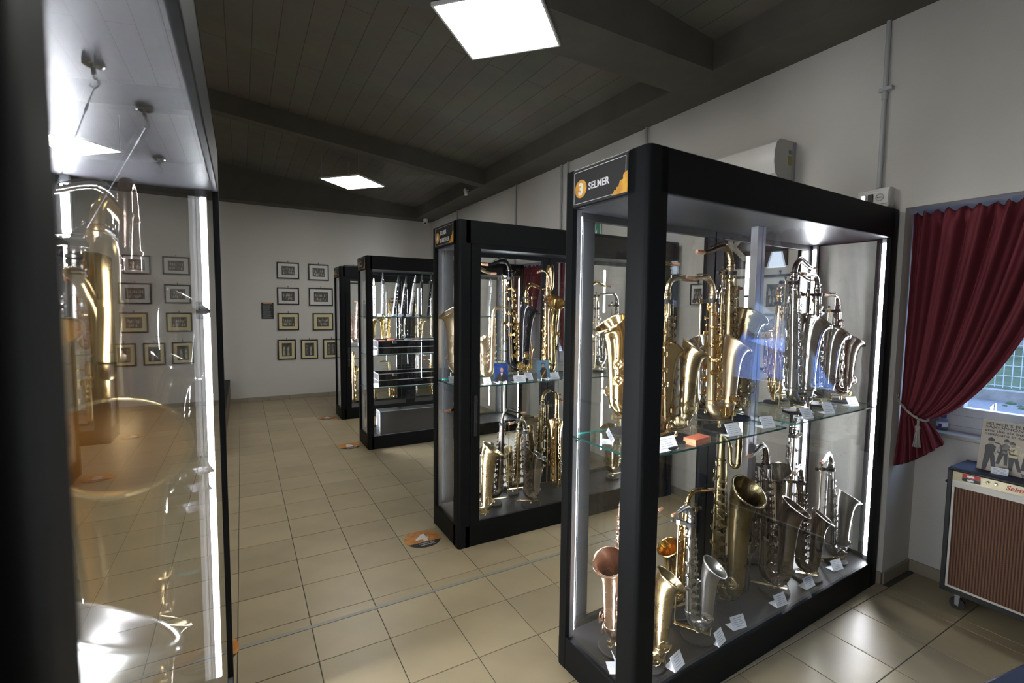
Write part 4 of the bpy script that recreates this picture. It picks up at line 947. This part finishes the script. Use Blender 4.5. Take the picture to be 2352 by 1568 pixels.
def flight_case(label, u0, u1, v0, v1, z, h, open_=True):
    p = local(c5, u0, v0, z); t = thing('flight_case', label, 'instrument case', (p.x, p.y, p.z), 0, 'black flight cases in the third case'); w_, d_ = u1 - u0, v1 - v0
    m = MB()
    if open_:
        m.box(0, w_, 0, d_, 0, h * .5, b=.003); m.box(0, w_, 0, .012, h * .5, h - .004); m.box(0, w_, d_ - .012, d_, h * .5, h - .004); m.box(0, .012, .012, d_ - .012, h * .5, h - .004); m.box(w_ - .012, w_, .012, d_ - .012, h * .5, h - .004)
    else: m.box(0, w_, 0, d_, 0, h, b=.004)
    obj('shell', m, M['rubber'] if not open_ else M['frame'], t)
    e = .007
    zsx = (0, h * .48, h - e) if open_ else (0, h - e)
    for zz_ in zsx:
        obj('aluminium_edge', MB().box(-.002, w_ + .002, -.002, e, zz_, zz_ + e).box(-.002, w_ + .002, d_ - e, d_ + .002, zz_, zz_ + e).box(-.002, e, e, d_ - e, zz_, zz_ + e).box(w_ - e, w_ + .002, e, d_ - e, zz_, zz_ + e), M['alu'], t)
    for (xx, yy_) in ((-.002, -.002), (w_ - e, -.002), (-.002, d_ - e), (w_ - e, d_ - e)): obj('corner_edge', B(xx, xx + e + .002, yy_, yy_ + e + .002, 0, h), M['alu'], t)
    for q in (.2, .8): obj('latch', MB().box(w_ * q - .025, w_ * q + .025, -.008, -.002, h * .78, h * .98, b=.002) if open_ else MB().box(w_ * q - .02, w_ * q + .02, d_ * .3, d_ * .6, h, h + .012, b=.004), M['chrome'], t)
    if not open_: obj('latch', B(w_ * .5 - .02, w_ * .5 + .02, d_ * .3, d_ * .6, h, h + .012, b=.004), M['chrome'], t)
    if open_:
        obj('handle', MB().tube([(w_ * .5 - .05, -.004, h * .45), (w_ * .5 - .05, -.02, h * .38), (w_ * .5 + .05, -.02, h * .38), (w_ * .5 + .05, -.004, h * .45)], .005, 8), M['rubber'], t)
        obj('lining', B(.013, w_ - .013, .013, d_ - .013, h * .5, h * .62), M['rubber'], t)
    return t, w_, d_
t, w_, d_ = flight_case('open flight case with small red and black parts, middle shelf', .13, 1.12, .05, .36, 1.1005, .165)
for i in range(9): obj('accessory', B(.04 + i * .105, .04 + i * .105 + .07, .04, .15, .165 * .62, .165 * (.9 + .15 * random.random()), b=.003), M[('box_red', 'box_red', 'rubber', 'alu', 'box_red', 'rubber', 'pearl', 'black', 'rubber')[i]], t)
t, w_, d_ = flight_case('open flight case with silver clarinet parts, lower shelf', .135, 1.10, .05, .36, .7155, .16)
for i in range(8): obj('clarinet_joint', MB().cyl((.05 + i * .11, .05, .125), (.13 + i * .11, .13, .13), .013, 9), M[('chrome', 'rubber', 'chrome', 'pearl', 'chrome', 'rubber', 'chrome', 'chrome')[i]], t, smooth=True)
flight_case('long black flight case standing on the floor of the third case', .15, 1.45, .06, .22, ZFl, .285, open_=False)
# farthest case
Z6 = 1.0705
for (kd, u, v, z, hd, s, fn, lb) in (
    ('tenor', .235, .25, Z6, 176, .80, 'rose', 'pale gold saxophone on upper shelf at aisle end of farthest case'),
    ('baritone', .225, .25, ZFl, 70, .78, 'brass', 'brass baritone saxophone on the floor of the farthest case'),
    ('alto', .48, .22, Z6, 0, .95, 'brass', 'brass alto saxophone in farthest case, second from aisle, upper'),
    ('tenor', .72, .25, Z6, 176, .85, 'gold', 'gold tenor saxophone in farthest case, third from aisle, upper'),
    ('alto', .98, .22, Z6, 0, .95, 'silver', 'silver alto saxophone in the middle of the farthest case, upper'),
    ('alto', 1.24, .22, Z6, 0, .95, 'aged', 'aged brass alto saxophone right of middle, farthest case, upper'),
    ('tenor', 1.52, .25, Z6, 176, .85, 'brass', 'brass tenor saxophone near the right of the farthest case, upper'),
    ('tenor', .50, .25, ZFl, 0, .9, 'aged', 'aged tenor saxophone standing second on farthest case floor'),
    ('alto', .82, .25, ZFl, 0, .95, 'brass', 'brass alto saxophone standing third on farthest case floor'),
    ('tenor', 1.15, .25, ZFl, 176, .9, 'silver', 'silver tenor saxophone standing fourth on farthest case floor'),
    ('alto', 1.5, .25, ZFl, 0, .95, 'gold', 'gold alto saxophone standing fifth on farthest case floor')):
    case_sax('c6', kd, fn, u, v, z, hd, s, lb, .045, stand=False, simple=True)
# left case, close to the camera
def left_sax(kind, fin, x, y, z0, head, s, label, neck=0, lift=.03, stand=False):
    t = sax(kind, fin, label, (x, y, z0 + lift * s + .01), R(head), s, R(neck), group='saxophones in the left case')
    if stand:
        D = SAXDEF[kind]; low = (D['d'] / 2 + D['rb'] - D['zb']) * s; xt = (-D['d'] / 2 - D['lean'] * .93) * s
        sax_stand('stand of the ' + ' '.join(label.replace('saxophone', 'sax').split()[:12]), (x, y, z0), R(head), lift + low + D['zt'] * s * .965, lift, xt - .055, xt, D['rt'] * 1.5 * s + .002, disc=.07)
    return t
left_sax('baritone', 'softgold', -.155, -1.44, .7005, -76, 1.02, 'large gold baritone saxophone with big open bell, close in left case')
left_sax('tenor', 'satin', -.185, -1.865, .7005, 32, 1.10, 'silver tenor saxophone, blurred bell closest in the left case')
left_sax('tenor', 'satin', -.17, -1.75, .7005, 34, .92, 'second blurred silver tenor saxophone low in the left case')
left_sax('baritone', ('softgold', 'silver'), -.29, -1.66, .7005, 95, 1.05, 'rose brass baritone saxophone behind the blurred silver bells')
left_sax('tenor', ('softgold', 'gold'), -.27, -1.14, 1.0805, -120, .99, 'gold tenor saxophone with curved neck towards the aisle, left case', neck=20)
left_sax('tenor', 'dull', -.36, -.98, 1.0805, -140, .93, 'silver tenor saxophone with long pale neck, left case shelf', neck=20)
left_sax('baritone', 'rose', -.20, -.93, 1.0805, -88, .86, 'baritone saxophone with round top loop at far end of left case')
left_sax('tenor', 'silver', -.185, -.68, 1.0805, 12, 1.0, 'silver tenor saxophone with bell near the glass, far end left case', lift=.12, stand=True)
left_sax('alto', 'silver', -.17, -.99, 1.0805, -8, 1.05, 'silver alto saxophone with bell low by the glass in left case')
left_sax('tenor', 'aged', -.25, -.75, ZFl, 40, .95, 'aged brass tenor saxophone on floor of the left case')
left_sax('alto', 'brass', -.18, -1.2, ZFl, 0, 1.0, 'brass alto saxophone on floor of the left case middle')
for i, (x, y, zb_, lb) in enumerate(((-.162, -1.421, None, 'nearest'), (-.116, -1.224, None, 'middle'), (-.142, -.802, None, 'farthest'))):
    t = thing('hanging_hook', '%s round magnet with hook on the ceiling of the left case' % lb, 'hook', (x, y, ZT), 0, 'magnet hooks in the left case')
    obj('magnet', MB().lathe([(.016, 0), (.016, -.008), (.013, -.0095), (.001, -.0095)], seg=20), M['chrome'], t)
    obj('hook', MB().cyl((0, 0, -.009), (0, 0, -.022), .004, 8).tube([(0, 0, -.022), (0, 0, -.028), (.006, 0, -.033), (.007, 0, -.041), (.001, 0, -.046), (-.006, 0, -.043), (-.006, 0, -.039)], .0017, 7), M['chrome'], t, smooth=True)
    if i < 2:
        q = ((-.06, -.12, -.30), (-.12, .06, -.22))[i]
        w_ = thing('suspension_wire', 'thin steel wire hanging from the %s magnet hook' % lb, 'wire', (x, y, ZT - .045))
        obj('steel_wire', MB().cyl((0, 0, 0), q, .0008, 6), M['alu'], w_); obj('crimp', MB().cyl((q[0] * .12, q[1] * .12, q[2] * .12), (q[0] * .17, q[1] * .17, q[2] * .17), .0022, 6), M['alu'], w_)

# label cards
def card(key, u, v, z, label, wd=.085, h=.062, rz=0, tint='card'):
    c = CASES[key]; p = local(c, u, v, z + .0008); t = thing('label_card', label, 'label card', (p.x, p.y, p.z), c.rotation_euler.z + R(rz), 'small white label cards')
    X = Matrix.Rotation(R(-28), 4, 'X')
    obj('card', MB().box(-wd / 2, wd / 2, -.0012, 0, 0, h, X=X).box(-wd / 2, wd / 2, 0, .05, 0, .001), M[tint], t)
    m = MB(); rn = random.Random(hash(label) % 1000 if False else len(label))
    for i in range(5):
        ww = wd * rn.uniform(.2, .36); m.box(-ww, ww, -.0018, -.0012, h * (.80 - i * .15), h * (.80 - i * .15) + .0022, X=X)
    obj('printed_lines', m, M['print'], t); return t
for (u, v, z, lb, wd, rz) in ((.205, .045, Z3, 'white label card on upper shelf right of the corner post', .12, 0), (.66, .055, Z3, 'white label card in front of the pale gold alto', .085, -6),
    (.94, .06, Z3, 'white label card below the dark tenor, upper left shelf', .08, -12), (1.28, .05, Z3r, 'white label card in front of the tall silver tenor', .08, -8),
    (1.52, .06, Z3r, 'white label card in the middle of the upper right shelf', .075, -14), (1.87, .09, Z3r, 'white label card at the right end of the upper shelf', .08, -14),
    (.10, .25, Z3, 'white label card left of the corner post, upper shelf', .08, 40),
    (.765, .055, ZFl, 'white label card in front of satin silver alto, case floor', .085, -10), (.60, .035, ZFl, 'narrow tilted label card by the front glass', .07, 10),
    (1.12, .05, ZFl, 'white label card between baritone and dark tenor', .085, -5), (1.42, .06, ZFl, 'white label card under the dark silver tenor', .09, 0),
    (1.75, .07, ZFl, 'white label card near the right end of case floor', .085, -10), (.31, .035, ZFl, 'label card lying low by the wide brass bell', .08, 10), (.09, .17, ZFl, 'tilted label card by the small rose silver saxophone', .07, 60)):
    card('c3', u, v, z, lb, wd, .058, rz)
for (u, v, z, lb, wd) in ((.245, .05, Z4, 'white label card at left of second case shelf', .06), (.37, .10, Z4, 'white label card behind the blue magazine cover', .07), (.51, .05, Z4, 'white label card under the black tenor saxophone', .10),
    (.63, .12, Z4, 'white label card left of the musician photo', .07), (.83, .07, Z4, 'white label card under the brass baritone', .09), (.06, .22, Z4, 'white label card at aisle end of second case', .07)):
    card('c4', u, v, z, lb, wd, .055)
for (u, z, lb, wd) in ((.085, 1.1005, 'white label card left of the middle flight case', .075), (.095, .7155, 'white label card left of the lower flight case', .085)): card('c5', u, .04, z, lb, wd, .055)
for i, u in enumerate((.16, .28, .40, .50, .61)): card('c5', u, .06, 1.5455, 'tiny label card at foot of instrument on top shelf, %s' % ('first from aisle', 'second from aisle', 'third from aisle', 'fourth from aisle', 'fifth from aisle')[i], .05, .035)
card('c6', .30, .06, Z6, 'white label card on the shelf of the farthest case', .09, .05)
for i, (y, z, lb) in enumerate(((-.60, 1.0805, 'tilted label card at far end of left case shelf'), (-.78, 1.0805, 'tilted label card by the silver alto in left case'), (-.95, 1.0805, 'tilted label card nearest on left case shelf'))):
    card('c2', y + 2.345, .04, z, lb, .085, .06, 15)
# small orange reed box
p = local(c3, .405, .065, Z3 + .0008); t = thing('reed_box', 'small flat orange box on the glass shelf beside the corner post', 'box', (p.x, p.y, p.z), c3.rotation_euler.z + R(6))
obj('lower_box', B(-.055, .055, -.028, .028, 0, .013, b=.001), M['box_red'], t); obj('lid', B(-.056, .056, -.029, .029, .0145, .028, b=.001), M['box_red'], t)
obj('yellow_edge', MB().box(-.0562, .0562, -.0292, .0292, .013, .0145).box(.0555, .0565, -.0288, .0288, .001, .027), M['box_side'], t)
# picture cards in the second case
def postcard(u, v, w_, h, label, bg, cat='photograph'):
    p = local(c4, u, v, Z4 + .001); t = thing('photo_card', label, cat, (p.x, p.y, p.z), R(-6)); X = Matrix.Rotation(R(-12), 4, 'X')
    obj('card', MB().box(-w_ / 2, w_ / 2, -.002, 0, .012, h + .012, X=X), bg, t)
    obj('easel', MB().tube([(-.03, -.015, 0), (-.028, -.012, .02), (.0, -.008, .012), (.028, -.012, .02), (.03, -.015, 0)], .0035, 6).tube([(-.03, -.015, .003), (-.03, .05, .003)], .003, 6).tube([(.03, -.015, .003), (.03, .05, .003)], .003, 6), M['pearl'], t); return t, X
PB = mat('blue_print', (.03, .07, .28), .35, noise=.4, nscale=40); PS = mat('skin_print', (.45, .24, .16), .5); PL = mat('pale_blue_print', (.16, .30, .42), .35, noise=.3, nscale=20); PY = mat('yellow_print', (.75, .62, .04), .5)
Xc = lambda X: X @ Matrix(((1, 0, 0, 0), (0, 0, -1, -.002), (0, 1, 0, 0), (0, 0, 0, 1)))
ell = lambda cx, cy_, a, b: [(cx + a * math.cos(k * PI / 6), cy_ + b * math.sin(k * PI / 6)) for k in range(12)]
t, X = postcard(.355, .045, .105, .155, 'blue magazine cover with yellow title and man in dark suit', PB, 'magazine')
m = MB(); m.prism([(-.045, .012), (.045, .012), (.04, .06), (.018, .078), (-.012, .078), (-.038, .06)], 0, .0004, Xc(X)); obj('printed_suit', m, M['ink'], t)
obj('printed_face', MB().prism(ell(.004, .098, .012, .017), 0, .0006, Xc(X)), PS, t); obj('printed_shirt', MB().prism([(0, .05), (.012, .078), (-.006, .078)], 0, .0007, Xc(X)), M['white'], t)
text('title', 'GIL VENTURA', .0165, Xc(X) @ Matrix.Translation((-.049, .150, .0006)), PY, t, bold=.0006, ext=.0001, sx=.86)
t, X = postcard(.715, .045, .105, .14, 'pale blue photo of a man holding a saxophone', PL)
m = MB(); m.prism([(-.022, .03), (.028, .03), (.03, .08), (.012, .098), (-.012, .098), (-.03, .075)], 0, .0004, Xc(X)); m.prism([(-.02, .012), (.024, .012), (.028, .03), (-.022, .03)], 0, .0004, Xc(X)); obj('printed_jacket', m, M['ink'], t)
obj('printed_face', MB().prism(ell(0, .113, .010, .015), 0, .0006, Xc(X)), PS, t); obj('printed_hair', MB().prism(ell(0, .121, .013, .012), 0, .0005, Xc(X)), M['ink'], t)
obj('printed_saxophone', MB().prism([(-.03, .02), (-.022, .016), (.02, .075), (.014, .08)], 0, .0008, Xc(X)), M['gold_print'], t)

# ================================================================== CURTAINS, AMPLIFIER AND SMALL THINGS BY THE WINDOW
def curtain(y0, y1, far, label, ztop=2.235, tie=1.04):
    # hangs from y0 (jamb side) towards y1 (niche centre); tied back at the jamb side
    sgn = 1 if y1 > y0 else -1; Wd = abs(y1 - y0); t = thing('curtain', label, 'curtain', (0, 0, 0), 0, 'burgundy tied-back curtains')
    nu, nv = 170, 60; V = []; zb_ = .80
    for j in range(nv + 1):
        z = ztop - (ztop - zb_) * j / nv
        if z > tie:
            q = (z - tie) / (ztop - tie); wd = .125 + (Wd - .125) * q ** .6; fold = .012 + .026 * min(1, q * 1.6); st = 0
        else:
            q = (tie - z) / (tie - zb_); wd = .125 + .11 * q ** .8; fold = .012 + .02 * q; st = .018 * q
        for i in range(nu + 1):
            s = i / nu; zz_ = z
            if j == nv: zz_ = z
            zz_ += (-.07 + .19 * s ** 1.5) * max(0, (tie - z) / (tie - zb_))      # hem rises towards the centre side
            if z > tie: zz_ += .0
            ph = s * 2 * PI * 6.5 + .8 * math.sin(s * 9) ; sh = math.sin(ph) + .35 * math.sin(ph * 2.3 + 1)
            x = XW + .085 + fold * sh * (1 if z < ztop - .06 else .55 + .3 * math.sin(ph * 3)) - .05 * (1 - abs(2 * s - 1)) * (1 - abs(z - tie) / 1.3 if z > tie else .6)
            if z > tie: # a sweep: inner parts sag along the drape line
                zz_ -= .07 * s * math.sin(PI * ((z - tie) / (ztop - tie))) 
            if j < 2: zz_ += .012 * math.sin(ph * 2) - .004
            V.append((x, y0 + sgn * (s * wd - st), zz_))
    F = [(j * (nu + 1) + i, j * (nu + 1) + i + 1, (j + 1) * (nu + 1) + i + 1, (j + 1) * (nu + 1) + i) for j in range(nv) for i in range(nu)]
    m = MB(); m.add(V, F); o = obj('drape', m, M['red_cloth'], t, smooth=80)
    md = o.modifiers.new('thickness', 'SOLIDIFY'); md.thickness = .003
    m = MB(); pts = [(XW + .03, y0 - sgn * .004, tie + .13), (XW + .015, y0 + sgn * .02, tie + .09), (XW + .005, y0 + sgn * .07, tie + .04), (XW + .02, y0 + sgn * .118, tie + .005), (XW + .07, y0 + sgn * .14, tie + .0), (XW + .12, y0 + sgn * .10, tie + .06), (XW + .10, y0 + sgn * .02, tie + .12)]
    q = smooth_path(pts, 30)
    for k_ in range(2): m.tube([tuple(p + np.array([0, .004 * math.sin(i * 1.2 + k_ * PI), .004 * math.cos(i * 1.2 + k_ * PI)])) for i, p in enumerate(q)], .0042, 7)
    obj('tieback', m, M['rope'], t, smooth=True)
    m = MB(); c_ = (XW + .008, y0 + sgn * .118, tie)
    m.tube([c_, (c_[0] - .004, c_[1], tie - .04)], .006, 8).lathe([(.009, .0), (.013, -.012), (.009, -.026), (.011, -.032)], (c_[0] - .004, c_[1], tie - .03), seg=14)
    for k_ in range(26):
        a_ = k_ * 2.399; rr_ = .010 * math.sqrt(k_ / 26); m.tube([(c_[0] - .004 + rr_ * math.cos(a_) * .7, c_[1] + rr_ * math.sin(a_) * .7, tie - .06), (c_[0] - .004 + rr_ * 2.0 * math.cos(a_), c_[1] + rr_ * 2.0 * math.sin(a_), tie - .155)], .0022, 5)
    obj('tassel', m, M['rope'], t, smooth=True)
    obj('wall_hook', MB().tube([(XW + .03, y0 - sgn * .0, tie + .15), (XW + .025, y0 + sgn * .012, tie + .15), (XW + .02, y0 + sgn * .012, tie + .12)], .003, 6), M['chrome'], t)
    obj('curtain_rod', MB().cyl((XW + .125, y0 + .001 * sgn, ztop - .03), (XW + .125, y1, ztop - .03), .005, 8), M['pvc'], t)
    return t
mid = (N1[0] + N1[1]) / 2
curtain(N1[1] - .006, mid - .0, True, 'burgundy curtain tied back with tasselled cord beside the near case')
curtain(N1[0] + .006, mid + .0, True, 'matching burgundy curtain on the other side of the near window')
mid = (N2[0] + N2[1]) / 2
curtain(N2[1] - .006, mid, True, 'burgundy curtain seen through the second case')
curtain(N2[0] + .006, mid, True, 'burgundy curtain hidden beyond the second case')

AX, AY, AZ = 3.46, -1.495, .80
t = thing('guitar_amplifier', 'vintage amplifier cabinet with brown grille cloth on casters', 'amplifier', (AX, AY, 0)); aw = .78; ad = .27
m = MB(); ev = .012
m.box(.006, ad, -aw, 0, .10, .112, b=.002); m.box(.006, ad, -aw, 0, AZ - .012, AZ, b=.003); m.box(.006, ad, -.012, 0, .112, AZ - .012); m.box(.006, ad, -aw, -aw + .012, .112, AZ - .012); m.box(ad - .012, ad, -aw + .012, -.012, .112, AZ - .012)
m.box(0, .02, -aw, 0, .10, .128, b=.004); m.box(0, .02, -aw, 0, AZ - .012, AZ + .002, b=.004); m.box(0, .02, -.022, 0, .12, AZ - .01, b=.003); m.box(0, .02, -aw, -aw + .022, .12, AZ - .01, b=.003)
obj('cabinet', m, M['rubber'], t)
obj('cream_trim', MB().box(.006, .012, -aw + .022, -.022, .128, .138).box(.006, .012, -.032, -.022, .138, .70).box(.006, .012, -aw + .022, -aw + .032, .138, .70).box(.004, .012, -aw + .022, -.022, .700, .738), M['amp_white'], t)
obj('grille_cloth', B(.010, .014, -aw + .032, -.032, .138, .700), M['grille'], t)
cp = obj('control_panel', B(.003, .012, -aw + .022, -.022, .738, AZ - .014), M['amp_gold'], t)
obj('red_badge', B(.001, .003, -.135, -.062, .764, .784), M['red_print'], cp); obj('black_badge', B(.001, .003, -.135, -.062, .744, .762), M['black'], cp)
obj('badge_window', MB().box(.0, .0015, -.112, -.082, .769, .779).box(.0, .0015, -.110, -.084, .748, .758), M['pearl'], cp)
for yq in (-.165, -.197, -.34, -.38, -.42, -.46): obj('knob', MB().lathe([(.007, 0), (.0065, .010), (.004, .013), (.0005, .013)], (.003, yq, .768), (-1, 0, 0), 14), M['chrome'], cp, smooth=True)
text('lettering', 'Selmer', .034, frame_mtx((.0022, -.232, .752), (0, -1, 0), (0, 0, 1)), M['red_print'], cp, bold=.0006, ext=.0003, shear=.3)
obj('top_seam', B(.02, ad, -aw, 0, AZ, AZ + .003, b=.001), M['navy'], t)
for (xx, yy_) in ((.05, -.07), (.05, -aw + .07), (ad - .05, -.07), (ad - .05, -aw + .07)):
    cs = obj('caster', MB().box(xx - .02, xx + .02, yy_ - .02, yy_ + .02, .092, .10).prism([(yy_ - .012, .095), (yy_ + .012, .095), (yy_ + .010, .03), (yy_ - .006, .025)], 0, .003, Matrix(((0, 0, 1, xx - .016), (1, 0, 0, 0), (0, 1, 0, 0), (0, 0, 0, 1)))), M['alu'], t)
    obj('wheel', MB().lathe([(.020, -.010), (.032, -.010), (.034, 0), (.032, .010), (.020, .010)], (xx + .002, yy_ + .004, .034), (1, .2, 0), 18).lathe([(.02, -.008), (.02, .008)], (xx + .002, yy_ + .004, .034), (1, .2, 0), 12), M['rubber'], cs, smooth=30)
obj('side_handle', MB().tube([(.10, 0, .70), (.10, .03, .695), (.17, .03, .695), (.17, 0, .70)], .009, 8), M['rubber'], t, smooth=True)
for xx in (.09, .18): obj('handle_end', MB().lathe([(.013, 0), (.013, .006), (.006, .010)], (xx, 0, .70), (0, 1, 0), 12), M['brass_rod'], t)
# poster board leaning on the amplifier
PX, PY_, PW, PH = 3.575, -1.578, .40, .275
t = thing('poster_board', 'aged band advertisement board standing on the amplifier top', 'poster', (PX, PY_, AZ + .0035)); tl = Matrix.Rotation(R(10), 4, 'Y')
obj('board', MB().box(0, .004, -PW, 0, 0, PH, b=.001, X=tl), M['poster'], t)
Xq = tl @ frame_mtx((-.0005, 0, 0), (0, -1, 0), (0, 0, 1))
for i, (ln_, sz, bd) in enumerate((("SELMER'S ELECTRONIC", .0205, .0004), ('SAXOPHONE will make', .0205, .0004), ('you the six busiest', .0195, .0004), ('musicians in town', .0195, .0004))):
    text('lettering', ln_, sz, Xq @ Matrix.Translation((.014, PH - .026 - i * .0185, .0004)), M['ink'], t, bold=bd, ext=.0001, sx=1.32)
def figure(cx, base, s, mats, lean=0, inst=True):
    P2 = lambda pts: [(cx + (x + lean * y) * s, base + y * s) for x, y in pts]
    m = MB()
    m.prism(P2([(-.14, .0), (-.04, .0), (.02, .40), (.10, .0), (.20, .0), (.12, .50), (-.12, .50)]), 0, .0003, Xq, 0)
    m.prism(P2([(-.11, .46), (.10, .46), (.13, .76), (.05, .83), (-.05, .83), (-.13, .75)]), 0, .0004, Xq, 1)
    m.prism(P2([(-.13, .75), (-.09, .77), (-.06, .60), (.10, .60), (.11, .55), (-.10, .55)]), 0, .0005, Xq, 0)
    m.prism(P2([(.09, .545), (.15, .55), (.15, .605), (.09, .605)]), 0, .0006, Xq, 2)
    m.prism(P2([(x * .075 + .01, y * .095 + .92) for x, y in [(math.cos(k * PI / 5), math.sin(k * PI / 5)) for k in range(10)]]), 0, .0005, Xq, 2)
    m.prism(P2([(-.075, .93), (.08, .93), (.07, 1.0), (0, 1.04), (-.07, 1.0)]), 0, .0006, Xq, 0)
    if inst:
        m.prism(P2([(.08, .88), (.20, .86), (.22, .82), (.16, .60), (.26, .56), (.30, .70), (.24, .70), (.22, .62), (.18, .64), (.24, .84), (.20, .90), (.09, .91)]), 0, .0007, Xq, 1)
    obj('printed_figure', m, mats, t)
K_, G_, S_, Q_ = M['ink'], M['ink2'], M['print_skin'], M['poster']
figure(.045, .003, .172, [K_, K_, S_]); figure(.092, .045, .135, [K_, G_, S_], .1)
figure(.145, .025, .145, [K_, M['mat_cream'], S_], -.12); figure(.188, .035, .135, [K_, G_, S_], .05)
figure(.228, .045, .12, [K_, G_, S_]); figure(.265, .035, .13, [K_, K_, S_], .1); figure(.315, .02, .15, [K_, K_, S_])
obj('printed_amplifier', MB().prism([(.205, .028), (.245, .028), (.245, .085), (.205, .085)], 0, .0009, Xq), M['ink'], t)
text('lettering', 'Varitone', .024, Xq @ Matrix.Translation((.175, .003, .0004)), M['ink'], t, bold=.001, ext=.0001, sx=.9)
t = thing('label_card', 'small white label card in front of the poster board', 'label card', (3.535, -1.682, AZ + .0035), R(-80), 'small white label cards')
obj('card', MB().box(-.033, .033, -.001, 0, 0, .036, X=Matrix.Rotation(R(-10), 4, 'X')), M['card'], t)
m = MB()
for i in range(4): m.box(-.024, .024, -.0016, -.001, .028 - i * .0065, .030 - i * .0065, X=Matrix.Rotation(R(-10), 4, 'X'))
obj('printed_lines', m, M['print'], t)
# reed diffuser on the sill
t = thing('reed_diffuser', 'small glass reed diffuser bottle with purple cap on the sill', 'bottle', (3.835, -1.335, .9325))
BG = glass_mat('bottle_glass', (.75, .78, .85))
obj('bottle', MB().lathe([(.026, 0), (.028, .003), (.028, .055), (.022, .068), (.013, .075), (.012, .085)], seg=20), BG, t, smooth=40)
obj('label', MB().lathe([(.0285, .022), (.0285, .05)], seg=20), M['card'], t); obj('emblem', B(-.0295, -.0285, -.007, .009, .018, .04), M['purple'], t); obj('cap', MB().lathe([(.017, .078), (.018, .080), (.018, .108), (.016, .110), (.004, .110)], seg=18), M['purple'], t, smooth=40)
for k_ in range(7): obj('reed', MB().cyl((0, 0, .09), (.018 * math.cos(k_ * .9), .022 * math.sin(k_ * .9) - .01, .19), .0011, 5), M['mat_cream'], t)
# bench corner entering at the bottom right
t = thing('navy_bench', 'corner of a padded navy bench at the bottom right edge', 'bench', (2.13, -2.018, 0), R(-8.5))
obj('cushion', B(0, 1.0, -.42, 0, .36, .44, b=.015), M['navy'], t); obj('frame', B(.02, .98, -.40, -.02, .30, .36, b=.004), M['frame'], t)
for xx in (.04, .92):
    for yy_ in (-.38, -.06): obj('leg', B(xx, xx + .03, yy_, yy_ + .03, 0, .30), M['frame'], t)
bpy.context.view_layer.update()
